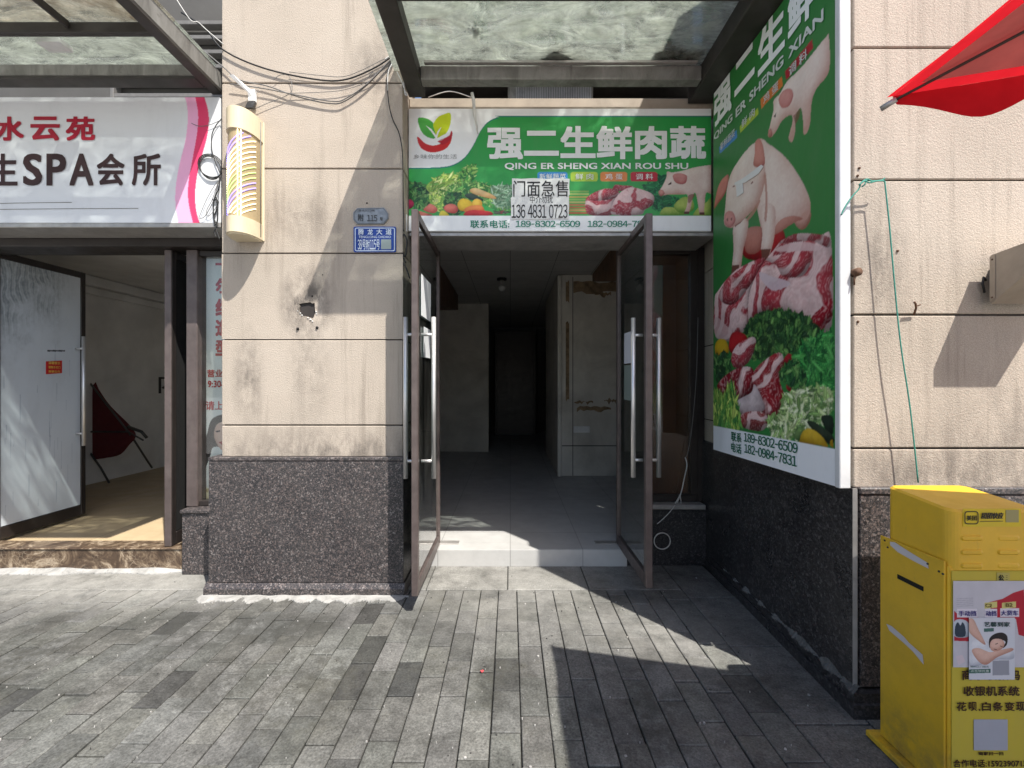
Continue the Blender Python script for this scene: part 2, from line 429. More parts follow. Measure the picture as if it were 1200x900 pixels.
def mk_grime_steel():
    t = NT('grimy_painted_steel')
    c = t.ramp(t.noise(2.5, 8, 0.7, t.map((3, 3, 0.8)), 0.8), [(0.3, (0.10, 0.095, 0.085, 1)), (0.5, (0.19, 0.185, 0.17, 1)), (0.75, (0.29, 0.285, 0.265, 1))])
    c = t.mix(t.ramp(t.noise(10, 7, 0.75), [(0.6, 0.0), (0.72, 0.6)]), c, (0.07, 0.055, 0.04, 1))
    t.set(col=c, rough=0.65, normal=t.bump(t.noise(40, 4), 0.15, 0.003)); return t.mat

def mk_yellow():
    t = NT('yellow_powder_coat')
    c = t.ramp(t.noise(2.5, 5), [(0.3, (0.72, 0.43, 0.018, 1)), (0.7, (0.79, 0.49, 0.026, 1))])
    sc_ = t.ramp(t.noise(30, 9, 0.85, t.map((1, 1, 0.3))), [(0.60, 0.0), (0.68, 1.0)])
    c = t.mix(t.math('MULTIPLY', sc_, 0.45), c, (0.30, 0.20, 0.06, 1))
    c = t.mix(t.math('MULTIPLY', t.math('MULTIPLY', t.blob((1.7, 1.75, 0.0), (.6, .6, .30), 1.3), t.ramp(t.noise(14, 8, 0.75), [(0.38, 0.0), (0.62, 1.0)])), 0.7), c, (0.16, 0.12, 0.06, 1))
    low = t.ramp(t.noise(4, 8, 0.75), [(0.42, 0.0), (0.70, 1.0)])
    c = t.mix(t.math('MULTIPLY', low, 0.32), c, (0.40, 0.26, 0.05, 1))
    t.set(col=c, rough=t.ramp(t.noise(8, 5), [(0.3, 0.38), (0.7, 0.58)]), normal=t.bump(t.noise(160, 2), 0.06, 0.002)); return t.mat

def mk_cement():
    t = NT('smeared_cement')
    c = t.ramp(t.noise(6, 8, 0.75, dist=0.6), [(0.3, (0.17, 0.165, 0.155, 1)), (0.5, (0.33, 0.325, 0.31, 1)), (0.75, (0.50, 0.49, 0.47, 1))])
    t.set(col=c, rough=0.95, normal=t.bump(t.noise(30, 6, 0.7), 0.6, 0.008)); return t.mat

def mk_emit(name, c, s):
    t = NT(name); t.set(col=c, ecol=c, estr=s, rough=0.4); return t.mat

M = dict(
    plaster=mk_plaster(),
    granite=mk_granite('speckled_granite', [(0.22, (0.010, 0.010, 0.012, 1)), (0.46, (0.028, 0.028, 0.031, 1)), (0.64, (0.064, 0.057, 0.058, 1)), (0.78, (0.17, 0.13, 0.118, 1)), (0.90, (0.30, 0.27, 0.26, 1))], scale=100, dust=0.13),
    dgranite=mk_granite('dark_granite', [(0.25, (0.008, 0.008, 0.010, 1)), (0.5, (0.020, 0.020, 0.022, 1)), (0.72, (0.05, 0.048, 0.05, 1)), (0.88, (0.13, 0.12, 0.12, 1))], 0.22, 0.14, 85),
    groove=simple('dark_joint', (0.035, 0.03, 0.028), 0.9),
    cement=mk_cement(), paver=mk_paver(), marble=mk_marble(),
    ground=simple('pale_concrete', (0.50, 0.49, 0.465), 0.9, scale=3, bump=0.4, bscale=50, dirt=0.3),
    bed=simple('joint_sand', (0.018, 0.0175, 0.016), 0.95, scale=20, bump=0.4),
    steel=mk_grime_steel(),
    darkbeam=simple('brown_black_steel', (0.030, 0.026, 0.023), 0.55, scale=5, dirt=0.4, dirtcol=(0.09, 0.08, 0.07, 1), bump=0.1),
    frame=simple('brown_aluminium', (0.125, 0.098, 0.092), 0.42, 0.35, 0.18, 14, dirt=0.25, dirtcol=(0.22, 0.19, 0.17, 1)),
    dframe=simple('dark_brown_frame', (0.030, 0.024, 0.022), 0.4, 0.2, 0.15, 8, dirt=0.2, dirtcol=(0.08, 0.07, 0.06, 1)),
    alu=simple('dull_aluminium', (0.42, 0.40, 0.38), 0.45, 0.5, 0.12, 10, dirt=0.35),
    inox=simple('brushed_steel', (0.72, 0.71, 0.70), 0.38, 0.75, 0.03, 6),
    print=mk_print(), paper=mk_print('printed_paper', 0.7, 0.35), ink=mk_print('painted_lettering', 0.5, 0.0),
    white=simple('white_paint', (0.74, 0.74, 0.73), 0.5, scale=6, dirt=0.18),
    whiteedge=simple('white_sign_edge', (0.66, 0.67, 0.68), 0.45, scale=5, dirt=0.12),
    tan=simple('tan_tin', (0.36, 0.30, 0.235), 0.6, scale=6, dirt=0.4, dirtcol=(0.16, 0.13, 0.10, 1)),
    cream=simple('cream_plastic', (0.70, 0.60, 0.42), 0.35, scale=6, var=0.05, dirt=0.12),
    blackc=simple('black_rubber', (0.012, 0.012, 0.012), 0.5, scale=20), greyc=simple('grey_rubber', (0.16, 0.155, 0.15), 0.6, scale=20),
    whitec=simple('white_rubber', (0.62, 0.61, 0.58), 0.5, scale=20), greenc=simple('green_twine', (0.05, 0.26, 0.20), 0.8, scale=90),
    rust=simple('rusty_iron', (0.11, 0.055, 0.03), 0.85, scale=30, bump=0.4),
    yellow=mk_yellow(), black=simple('black_void', (0.006, 0.006, 0.006), 0.8),
    glass=mk_glass('door_glass', (0.62, 0.72, 0.69, 1), 0.10, 1.6), brownglass=mk_glass('window_glass', (0.72, 0.64, 0.57, 1), 0.05, 2.0),
    cglass=mk_canopy_glass('streaky_roof_glass', (0.56, 0.59, 0.53, 1), 0.46), rglass=mk_canopy_glass('leaf_stained_glass', (0.54, 0.51, 0.43, 1), 0.50, 0.95),
    tile=mk_tile('grey_floor_tile', (0.50, 0.495, 0.48, 1), 0.6, 0.30, (0.30, 0.295, 0.285, 1)), tanfloor=mk_tile('tan_floor', (0.50, 0.385, 0.235, 1), 0.9, 0.4, (0.3, 0.23, 0.15, 1)),
    ceil=mk_tile('ceiling_tile', (0.50, 0.49, 0.46, 1), 0.6, 0.8, (0.14, 0.13, 0.12, 1)),
    inwall=simple('dingy_white_wall', (0.62, 0.59, 0.52), 0.85, scale=2.2, dirt=0.35, dirtcol=(0.15, 0.125, 0.095, 1), bump=0.15),
    spawall=simple('shop_white_wall', (0.74, 0.735, 0.72), 0.85, scale=2.2, dirt=0.2, dirtcol=(0.33, 0.31, 0.28, 1)),
    darkwall=simple('shade_dark_wall', (0.09, 0.085, 0.08), 0.8, scale=3), wood=simple('brown_board', (0.16, 0.085, 0.045), 0.6, scale=6, var=0.3, dirt=0.3),  # darkwall's dark tone stands for the unlit depth of the shop
    redfab=mk_fabric('red_canvas', (0.66, 0.018, 0.028, 1), 0.45), lining=mk_fabric('faded_lining', (0.62, 0.40, 0.36, 1), 0.5),
    redseat=simple('shaded_red_cloth', (0.11, 0.012, 0.015), 0.8, scale=12), rib=simple('grey_rib', (0.10, 0.10, 0.095), 0.45, 0.6),  # seat red lowered to stand for the shade inside the shop
    whitefab=simple('white_cloth', (0.6, 0.6, 0.58), 0.9),
    leaf=simple('dead_leaf', (0.16, 0.11, 0.055), 0.9, scale=25, var=0.4, bump=0.4), splat=simple('bird_lime', (0.72, 0.72, 0.70), 0.9, scale=30),
    led1=mk_emit('led_white', (1.0, 0.86, 0.55, 1), 1.6), led2=mk_emit('led_violet', (0.32, 0.25, 1.0, 1), 1.3), led3=mk_emit('led_green', (0.55, 0.80, 0.25, 1), 0.9),
    tube=simple('smoky_acrylic', (0.40, 0.31, 0.18), 0.25, scale=4), bulb=simple('opal_glass', (0.55, 0.55, 0.52), 0.2, scale=4),
    film=None, plate=simple('blue_enamel', (0.012, 0.045, 0.26), 0.3, scale=8, var=0.15), oldplate=simple('worn_tin_plate', (0.26, 0.275, 0.29), 0.4, 0.5, 0.2, 30, dirt=0.4),
)
# ------------------------------------------------------------------ print shop: paints the artwork printed on signs (colours stored per vertex of the sign face)
rng = np.random.default_rng(11)
def vnoise(h, w, cell, seed, octv=4):
    r = np.random.default_rng(seed); out = np.zeros((h, w)); amp = 1.0; tot = 0
    for o in range(octv):
        c = max(1.5, cell/2**o); gh, gw = int(h/c)+3, int(w/c)+3
        g = r.random((gh, gw)); y = np.arange(h)/c; x = np.arange(w)/c
        yi = y.astype(int); xi = x.astype(int); fy = (y-yi)[:, None]; fx = (x-xi)[None, :]
        fy = fy*fy*(3-2*fy); fx = fx*fx*(3-2*fx)
        a = g[yi][:, xi]; b = g[yi][:, xi+1]; c2 = g[yi+1][:, xi]; d = g[yi+1][:, xi+1]
        out += amp*((a*(1-fx)+b*fx)*(1-fy)+(c2*(1-fx)+d*fx)*fy); tot += amp; amp *= 0.55
    return out/tot
def blur(a, r):
    r = int(max(1, r))
    for _ in range(2):
        for ax in (0, 1):
            pad = [(0, 0), (0, 0)]; pad[ax] = (r+1, r)
            c = np.cumsum(np.pad(a, pad, mode='edge'), axis=ax)
            n = a.shape[ax]
            a = (np.take(c, range(2*r+1, 2*r+1+n), axis=ax)-np.take(c, range(0, n), axis=ax))/(2*r+1)
    return a
class Canvas:
    def __init__(s, w, h, T, base):
        s.w = w; s.h = h; s.T = T                       # T maps artwork points to pixels (row 0 at the top)
        s.a = np.ones((h, w, 3))*np.array(base[:3])
    def pts(s, pts): return [s.T(*p) for p in pts]
    def mask(s, pts, raw=False):
        q = pts if raw else s.pts(pts)
        xs = [p[0] for p in q]; ys = [p[1] for p in q]
        x0, x1 = max(0, int(min(xs))-1), min(s.w, int(max(xs))+2); y0, y1 = max(0, int(min(ys))-1), min(s.h, int(max(ys))+2)
        if x1 <= x0 or y1 <= y0: return None
        X = np.arange(x0, x1)[None, :]+0.5; Y = np.arange(y0, y1)[:, None]+0.5
        ins = np.zeros((y1-y0, x1-x0), bool); n = len(q)
        for i in range(n):
            (ax, ay), (bx, by) = q[i], q[(i+1) % n]
            if ay == by: continue
            ins ^= ((ay > Y) != (by > Y)) & (X < (bx-ax)*(Y-ay)/(by-ay)+ax)
        return (slice(y0, y1), slice(x0, x1)), ins.astype(float)
    def fill(s, pts, c, raw=False, alpha=1.0, smooth=0):
        if smooth: pts = smooth_poly(pts, smooth)
        r = s.mask(pts, raw)
        if r is None: return
        sl, m = r; m = m[..., None]*alpha
        s.a[sl] = s.a[sl]*(1-m)+np.array(c[:3])*m
    def shade(s, pts, dark, light, rad=9, seed=1, tex=0.25, lift=(0.35, 0.9), smooth=6):
        """a rounded body: edges dark, middle light, as the printed photograph of it shows"""
        r = s.mask(smooth_poly(pts, smooth))
        if r is None: return
        sl, m = r; P_ = int(rad*2)
        mm = np.pad(m, P_); b = blur(mm, rad)
        gy, gx_ = np.gradient(b); k = 0.42+(b-0.62)*0.9+(gx_*lift[0]+gy*lift[1])*rad*0.9
        k = k[P_:-P_, P_:-P_]+(vnoise(m.shape[0], m.shape[1], 22, seed)-0.5)*tex*2.4+(vnoise(m.shape[0], m.shape[1], 3, seed+7, 2)-0.5)*0.22
        k = np.clip(k, 0, 1)[..., None]
        cc = np.array(dark[:3])*(1-k)+np.array(light[:3])*k
        m = m[..., None]; s.a[sl] = s.a[sl]*(1-m)+cc*m
    def meat(s, pts, seed, scale=16, fat=0.5, red=(172, 58, 70), pale=(238, 208, 206), ang=0.6):
        r = s.mask(smooth_poly(pts, 6))
        if r is None: return
        sl, m = r; h, w = m.shape
        Y, X = np.mgrid[0:h, 0:w]
        # long curving seams of fat between bands of lean, with fine fibres along the bands
        wx = (vnoise(h, w, scale*4.5, seed, 2)-0.5)*scale*9+(vnoise(h, w, scale*1.1, seed+5, 3)-0.5)*scale*1.6
        ca, sa = math.cos(ang), math.sin(ang)
        t = (X*sa+Y*ca+wx)/(scale*1.15)
        band = 0.5+0.5*np.sin(t*2.1)+(vnoise(h, w, scale*2.0, seed+1, 3)-0.5)*0.9
        k = np.clip((band-(1-fat))*5+0.5, 0, 1)
        fib = 0.5+0.5*np.sin(t*16+(vnoise(h, w, 6, seed+8, 3)-0.5)*7)
        marb = np.clip((fib*0.6+vnoise(h, w, 4, seed+2, 3)*0.8-0.78)*4, 0, 1)*0.42
        edge = np.clip(1-np.abs(band-(1-fat))*9, 0, 1)*0.25
        k = np.clip(k+marb*(1-k)-0.18*(1-fib)*k-edge*k, 0, 1)
        k2 = vnoise(h, w, 18, seed+3)
        cr = np.array(C(*red)[:3])*(0.55+0.9*k2[..., None]); cf = np.array(C(*pale)[:3])*(0.7+0.5*k2[..., None])
        cc = cr*(1-k[..., None])+cf*k[..., None]
        bm_ = blur(np.pad(m, 30), 9)[30:-30, 30:-30]; gyy, gxx = np.gradient(bm_); e = np.clip(0.72+(bm_-.6)*.6+(gyy*1.0+gxx*.5)*8, 0.35, 1.15)[..., None]
        s.a[sl] = s.a[sl]*(1-m[..., None])+cc*e*m[..., None]
    def leaves(s, region, n, size, greens, seed, asp=0.35, up=None, jag=0.0):
        rr = np.random.default_rng(seed); q = s.pts(smooth_poly(region, 4))
        r = s.mask(q, True)
        if r is None: return
        sl, m = r
        base = np.array(C(*greens[0])[:3])*0.5
        mm = m[..., None]*0.9*np.clip(vnoise(m.shape[0], m.shape[1], 9, seed)*2.2-0.25, 0, 1)[..., None]
        s.a[sl] = s.a[sl]*(1-mm)+base*mm
        ys, xs = np.nonzero(m)
        if len(xs) == 0: return
        for i in range(n):
            j = rr.integers(len(xs)); cx = xs[j]+sl[1].start; cy = ys[j]+sl[0].start
            L = size*(0.5+rr.random()); a = rr.random()*6.28 if up is None else up+rr.normal()*0.5
            ca, sa = math.cos(a), math.sin(a); W = L*asp*(0.6+0.7*rr.random())
            g = greens[rr.integers(len(greens))]; f = 0.6+0.7*rr.random()
            c = [x*f for x in C(*g)[:3]]
            pl = [(-L, 0), (-0.4*L, W), (0.3*L, W*0.9), (L, 0), (0.3*L, -W*0.9), (-0.4*L, -W)]
            pl = [(cx+x*ca-y*sa+rr.normal()*jag, cy+x*sa+y*ca+rr.normal()*jag) for x, y in pl]
            s.fill(pl, c, True)
            if L > 5:
                hl = [(cx+x*ca*0.9-y*sa, cy+x*sa*0.9+y*ca) for x, y in ((-L, 0), (0, W*0.28), (L, 0), (0, -W*0.1))]
                s.fill(hl, [min(1, x*1.7+0.02) for x in c], True)
    def build(s, name, frame, parent, mat, label=None):
        """frame(i, j) of the whole canvas: u in 0..1 to the right, w in 0..1 upwards"""
        a = s.a.copy()
        for k in range(3):
            p = np.pad(a[..., k], 1, mode='edge')
            a[..., k] = 0.6*a[..., k]+0.1*(p[:-2, 1:-1]+p[2:, 1:-1]+p[1:-1, :-2]+p[1:-1, 2:])
        h, w = s.h, s.w
        o, ex, ez = [np.array(v) for v in frame]
        U = np.linspace(0, 1, w)[None, :, None]; W = np.linspace(1, 0, h)[:, None, None]
        V = (o+U*ex+W*ez).reshape(-1, 3)-np.array(WL[parent.name])
        idx = np.arange(h*w).reshape(h, w)
        Q = np.stack([idx[1:, :-1], idx[1:, 1:], idx[:-1, 1:], idx[:-1, :-1]], -1).reshape(-1, 4)
        me = bpy.data.meshes.new(name)
        me.vertices.add(len(V)); me.vertices.foreach_set('co', V.ravel())
        me.loops.add(Q.size); me.loops.foreach_set('vertex_index', Q.ravel())
        me.polygons.add(len(Q)); me.polygons.foreach_set('loop_start', np.arange(len(Q))*4)
        me.materials.append(mat)
        at = me.color_attributes.new('Col', 'FLOAT_COLOR', 'POINT')
        cc = np.ones((h*w, 4), np.float32); cc[:, :3] = np.clip(a.reshape(-1, 3), 0, 0.95)
        at.data.foreach_set('color', cc.ravel())
        me.update(calc_edges=True); me.validate()
        ob = bpy.data.objects.new(name, me); col.objects.link(ob); ob.parent = parent
        WL[ob.name] = WL[parent.name]
        if label: ob['label'] = label
        return ob

PIGD, PIGL = C(196, 150, 138), C(240, 226, 216)
def paint_pig_side(c, T):
    """pig seen from the side, head to the left; T places the outline (drawn on a 180x100 board)"""
    B = [(115, 55), (118, 42), (120, 30), (123, 21), (133, 22), (150, 18), (175, 13), (181, 14), (181, 52), (170, 50), (150, 48), (135, 47), (126, 48), (121, 50)]
    body = [(113, 44), (117, 37), (121, 28), (122, 21), (128, 22), (140, 20), (155, 16), (176, 13), (182, 14), (182, 46), (175, 48), (168, 46), (166, 60), (165, 70), (160, 71), (159, 64), (156, 48), (153, 48), (150, 62), (147, 70), (142, 70), (145, 62), (146, 49), (140, 48), (132, 48), (124, 48), (118, 49), (114, 48)]
    c.shade([T(*p) for p in body], PIGD, PIGL, 8, 3, 0.18)
    c.shade([T(*p) for p in [(129, 25), (137, 23), (145, 26), (144, 34), (138, 36), (131, 33)]], C(176, 92, 92), C(214, 150, 144), 4, 5, 0.2)
    c.fill([T(*p) for p in [(123, 36), (127, 33), (127, 36), (124, 37)]], C(70, 35, 32))
    c.shade([T(*p) for p in [(113, 43), (117, 43), (119, 47), (115, 50), (112, 47)]], C(150, 70, 66), C(220, 160, 150), 3, 8, 0.1)
    c.fill([T(*p) for p in [(147, 49), (155, 48), (150, 56), (147, 58)]], C(120, 60, 52), smooth=4, alpha=0.7)
    for x, y in ((142, 69), (160, 70)):
        c.fill([T(*p) for p in [(x, y-1), (x+6, y-1), (x+6, y+2), (x, y+2)]], C(90, 60, 52))

G_DARK = [(34, 78, 42), (46, 98, 52), (28, 62, 40), (70, 122, 62), (98, 140, 78)]
G_MID = [(62, 130, 60), (96, 158, 74), (48, 108, 56), (136, 178, 92), (170, 196, 120)]
G_LIGHT = [(150, 186, 84), (188, 208, 104), (120, 164, 72), (206, 218, 140), (96, 146, 66)]
WHITE = C(242, 243, 243)
# ================================================================== GROUND
g = MB(); g.box(-40, 40, -45, 40, -0.4, -0.062); g.build('ground', M['ground'], kind='structure', at_base=False)
g = MB(); g.box(-7, 6, -2.5, 3.9, -0.061, -0.014); g.build('pavement_bed', M['bed'], kind='structure', at_base=False)
# pavement: rows of small stone pavers running towards the shops, each laid with its own tilt and tone
g = MB(); rp = random.Random(3)
PW, PL, GAP = 0.131, 0.272, 0.0055
x = -6.5; k = 0
while x < 1.20:
    w = PW*(1+rp.uniform(-0.02, 0.02)); x1 = x+w if x+w < 1.19 else 1.262
    y = -2.0+(0.5 if k % 2 else 0.0)*PL+rp.uniform(-0.03, 0.03)
    ytop = 3.34
    while y < ytop-0.03:
        l = PL*(1+rp.uniform(-0.03, 0.03)); y1 = min(y+l, ytop)
        if ytop-y1 < 0.07: y1 = ytop
        if y1-y > 0.04:
            v = rp.gauss(1.0, 0.12); t = rp.random()
            if t < 0.03: v *= 0.42
            elif t < 0.06: v *= 0.75
            elif t > 0.95: v *= 1.18
            b = (0.146*v*rp.uniform(0.98, 1.02), 0.146*v, 0.140*v*rp.uniform(0.96, 1.02), 1)
            dz = rp.gauss(0, 0.0016)-(0.003 if rp.random() < .06 else 0); ta, tb = rp.gauss(0, .010), rp.gauss(0, .006); jx, jy = rp.gauss(0, .0008), rp.gauss(0, .0012)
            g.box(x+GAP/2, x1-GAP/2, y+GAP/2, y1-GAP/2, -0.03, dz, 0.0035, 0, b)
            for q in range(len(g.v)-24, len(g.v)):
                vx, vy, vz = g.v[q]
                if vz > -0.02: g.v[q] = (vx+jx, vy+jy, vz+(vx-x-w/2)*ta+(vy-y-l/2)*tb)
        y = y1
    x = x1; k += 1
# broad slabs along the return wall and in front of the threshold
def slab(x0, x1, y0, y1, v):
    g.box(x0+.003, x1-.003, y0+.003, y1-.003, -0.03, rp.gauss(0, .0008), 0.004, 0, (0.18*v, 0.177*v, 0.168*v, 1))
for (y0, y1) in ((-2, -0.6), (-0.6, 0.8), (0.8, 1.42), (1.42, 2.02), (2.02, 2.62), (2.62, 3.22), (3.22, 3.9)): slab(1.262, 1.60, y0, y1, rp.uniform(0.75, 0.95))
for (x0, x1) in ((1.6, 2.4), (2.4, 3.2), (3.2, 4.0)):
    for (y0, y1) in ((-2, -0.6), (-0.6, 0.8), (0.8, 1.5), (1.5, 2.2)): slab(x0, x1, y0, y1, rp.uniform(0.75, 0.95))
for i, (x0, x1) in enumerate(((-0.83, -0.62), (-0.62, -0.02), (-0.02, 0.58), (0.58, 1.262))): slab(x0, x1, 3.34, 3.9, (1.2, 1.4, 1.35, 1.15)[i])
for (x0, x1) in ((-6.5, -5.2), (-5.2, -4.1), (-4.1, -3.1), (-3.1, -2.0), (-2.0, -0.83)): slab(x0, x1, 3.34, 3.9, rp.uniform(1.1, 1.3))
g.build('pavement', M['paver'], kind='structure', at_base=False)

# ================================================================== BUILDING PIERS
JZ = [1.211, 1.831, 2.456, 3.07, 3.69, 4.31, 5.2]
def bands(mb, x0, x1, y0, y1, zb, skip=None):
    zs = [zb]+[z for z in JZ if z > zb+0.05]
    for i in range(len(zs)-1):
        if skip == i: continue
        mb.box(x0, x1, y0, y1, zs[i]+(0.0045 if i else 0), zs[i+1]-0.0045, 0.004)
# left pier between the two shops
LP = thing('wall_pier', 'sunlit beige plaster pier with granite base between the two shops', 'wall', (-1.435, 3.6, 0))
mb = MB(); yF = 3.295
bands(mb, -2.09, -0.779, yF, 3.72, 0.985, skip=2)
# the band with the broken hole: a face with an opening, built round it
hole = [P(px, py, yF) for px, py in ((350, 356), (356, 355.2), (363, 354), (366, 355.5), (368.7, 355), (369, 362), (369.5, 366), (368, 371), (366.5, 373), (362, 371.5), (358, 370.5), (353.5, 370), (351, 366), (350.6, 362), (351.6, 359))]
hz = [(p.x, p.z) for p in hole]
hc = (sum(p[0] for p in hz)/len(hz), sum(p[1] for p in hz)/len(hz))
z0, z1 = JZ[1]+.0045, JZ[2]-.0045; x0, x1 = -2.09, -0.779
mb.box(x0, x1, yF+0.16, 3.72, z0, z1)
# front plate with the opening: radial quads from the hole to the rectangle
n = len(hz); outer = []
for (hx, hz_) in hz:
    dx, dz = hx-hc[0], hz_-hc[1]; t = 1e9
    if dx > 1e-9: t = min(t, (x1-hc[0])/dx)
    if dx < -1e-9: t = min(t, (x0-hc[0])/dx)
    if dz > 1e-9: t = min(t, (z1-hc[1])/dz)
    if dz < -1e-9: t = min(t, (z0-hc[1])/dz)
    outer.append((hc[0]+dx*t, hc[1]+dz*t))
def edge_key(p):
    return 0 if abs(p[1]-z0) < 1e-6 else 1 if abs(p[0]-x1) < 1e-6 else 2 if abs(p[1]-z1) < 1e-6 else 3
corner = {frozenset((0, 1)): (x1, z0), frozenset((1, 2)): (x1, z1), frozenset((2, 3)): (x0, z1), frozenset((3, 0)): (x0, z0)}
for i in range(n):
    j = (i+1) % n; a, b, c_, d = hz[i], hz[j], outer[j], outer[i]
    pl = [a, b, c_]; k1, k2 = edge_key(c_), edge_key(d)
    if k1 != k2 and frozenset((k1, k2)) in corner: pl.append(corner[frozenset((k1, k2))])
    pl.append(d)
    mb.add([(p[0], yF, p[1]) for p in pl], [list(range(len(pl)))])
    jag = 0.10
    mb.add([(a[0], yF, a[1]), (b[0], yF, b[1]), (b[0], yF+jag, b[1]), (a[0], yF+jag, a[1])], [[0, 1, 2, 3]])
for (a, b) in (((x0, z0), (x0, z1)), ((x1, z0), (x1, z1)), ((x0, z0), (x1, z0)), ((x0, z1), (x1, z1))):
    mb.add([(a[0], yF, a[1]), (b[0], yF, b[1]), (b[0], yF+.16, b[1]), (a[0], yF+.16, a[1])], [[0, 1, 2, 3]])
mb.build('plaster_wall', M['plaster'], LP, recalc=False)
mb = MB(); mb.box(-2.075, -0.795, yF+0.012, 3.71, 0.97, 5.2); 
mb.build('joint_backing', M['groove'], LP)
mb = MB()
mb.add([(hc[0]+(p[0]-hc[0])*1.3, yF+0.105, hc[1]+(p[1]-hc[1])*1.3) for p in hz], [list(range(n))])
mb.build('hole_depth', M['black'], LP)
mb = MB()  # chipped white filler along the lower lip of the hole
for (px, py, r) in ((361, 372.5, .006), (364, 374.5, .008), (366.3, 376.6, .006), (352, 367, .006), (354, 369.5, .006), (370.6, 365.5, .006), (371, 368, .005), (348.8, 364.5, .004)):
    mb = MB(); p = P(px, py, yF-0.001); mb.ball(p, r, n=5, sz=0.8); mb.build('chipped_filler', M['white'], LP)
mb = MB()
for (px, py, r) in ((349, 385.5, .011), (371.6, 384, .011), (366, 347, .006), (200+178, 322, .004), (430, 238, .006)):
    mb = MB(); p = P(px, py, yF-0.001); mb.ball(p, r, n=6); mb.build('plug_hole', M['black'], LP)
mb = MB()
mb.box(-2.165, -0.766, 3.262, 3.70, 0.085, 0.955, 0.003); mb.box(-2.168, -0.763, 3.258, 3.70, 0.957, 0.985, 0.006)
mb.build('granite_base', M['granite'], LP)
mb = MB(); mb.prism([(3.235, 0.0), (3.235, 0.05), (3.26, 0.083), (3.68, 0.083), (3.68, 0.0)], 'x', -2.185, -0.755)
mb.build('base_moulding', M['granite'], LP)
def cement_smear(pts, h, seed, w=0.03):
    """a thin trowelled tongue of mortar with a broken outer edge, against the foot of a wall"""
    mb = MB(); r = random.Random(seed); n = 190; vs = []; fs = []; k = 4
    P0, P1 = Vector(pts[0]), Vector(pts[1]); d = (P1-P0); nrm = Vector((d.y, -d.x, 0)).normalized()
    ph = [(r.uniform(2, 60), r.uniform(0, 6.3), r.uniform(.3, 1)) for _ in range(8)]; step = 1.0
    for i in range(n+1):
        u_ = i/n; nz_ = sum(a*math.sin(f_*u_+p) for f_, p, a in ph)/2.6
        if r.random() < .10: step = r.uniform(.35, 1.35)
        ww = w*max(.06, .55*step+.4*nz_+.3+r.uniform(-.10, .10)); c = P0+d*u_
        hh = h*max(.3, .75+.3*nz_)
        for t, z in ((-.25, hh+.002), (.12, hh), (.45, hh*.45+.003), (.97, .0055+r.uniform(-.001, .001)), (1.0, -.003)):
            vs.append(c+nrm*(ww*t)+Vector((0, 0, z)))
    for i in range(n):
        for j in range(k): fs.append([i*(k+1)+j, (i+1)*(k+1)+j, (i+1)*(k+1)+j+1, i*(k+1)+j+1])
    return mb.add(vs, fs, 0, None, False)
cement_smear(((-2.2, 3.232, 0), (-0.72, 3.232, 0)), 0.010, 4, 0.085).build('mortar_smear', M['cement'], LP)
tagp = lambda o, l: (o.__setitem__('label', l), o)[1]

# right pier with the return wall towards the meat shop
RP = thing('wall_pier', 'beige plaster pier behind the yellow cabinet, with a dark granite return wall', 'wall', (2.6, 2.9, 0))
mb = MB()
bands(mb, 1.592, 4.4, 2.109, 2.5, 1.03)
zs = [1.03]+JZ
for i in range(len(zs)-1): mb.prism([(1.594, 2.502), (1.662, 3.935), (1.9, 3.935), (1.9, 2.502)], 'z', zs[i]+(0.0045 if i else 0), zs[i+1]-0.0045)
mb.build('plaster_wall', M['plaster'], RP)
mb = MB(); mb.box(1.607, 4.4, 2.124, 2.49, 1.0, 5.2); mb.prism([(1.606, 2.491), (1.674, 3.93), (1.89, 3.93), (1.89, 2.491)], 'z', 1.0, 5.2); mb.build('joint_backing', M['groove'], RP)
mb = MB(); mb.box(1.606, 4.4, 2.086, 2.3, 0.12, 1.0, 0.003); mb.box(1.60, 4.4, 2.080, 2.3, 1.002, 1.035, 0.006)
mb.build('granite_base', M['granite'], RP)
mb = MB(); mb.prism([(1.578, 2.095), (1.603, 2.095), (1.66, 3.88), (1.634, 3.88)], 'z', 0.1, 1.028)
mb.build('granite_cladding', M['dgranite'], RP)
mb = MB()
mb.prism([(1.545, 2.045), (4.4, 2.045), (4.4, 2.2), (1.66, 2.2), (1.66, 3.82), (1.618, 3.82)], 'z', 0.0, 0.062)
mb.prism([(1.560, 2.062), (4.4, 2.062), (4.4, 2.2), (1.66, 2.2), (1.66, 3.82), (1.628, 3.82)], 'z', 0.062, 0.105)
mb.build('base_moulding', M['dgranite'], RP)
cement_smear(((1.645, 3.45, 0.1), (1.580, 2.06, 0.1)), 0.05, 9, 0.03).build('mortar_smear', simple('grey_old_mortar', (0.12, 0.118, 0.112), 0.95, scale=12, var=0.4, bump=0.5), RP)
mb = MB(); mb.prism([(1.574, 2.091), (1.590, 2.083), (1.590, 2.095), (1.578, 2.097)], 'z', 0.11, 1.03); mb.build('corner_strip', M['alu'], RP)
mb = MB()
p = P(1004, 319, 2.09); mb.tube([p+Vector((0, .02, 0)), p+Vector((0, -.012, 0))], 0.019, 12); mb.tube([P(1001.5, 322, 2.09), P(1001, 334, 2.085)], 0.004, 6)
mb.build('pipe_stub', M['rust'], RP)
mb = MB()
mb.tube([P(1071, 369, 2.1), P(1073.5, 361, 2.085), P(1073, 356, 2.075), P(1071.5, 354, 2.07)], 0.0045, 6); mb.tube([P(1073, 359, 2.082), P(1079, 357, 2.075)], 0.0025, 6); mb.build('rusty_anchor', M['rust'], RP)
for (px, py) in ((1007, 197), (1005, 206), (1005.5, 377), (1052, 294)):
    mb = MB(); mb.ball(P(px, py, 2.107), 0.006, n=5); mb.build('rusty_nail', M['rust'], RP)

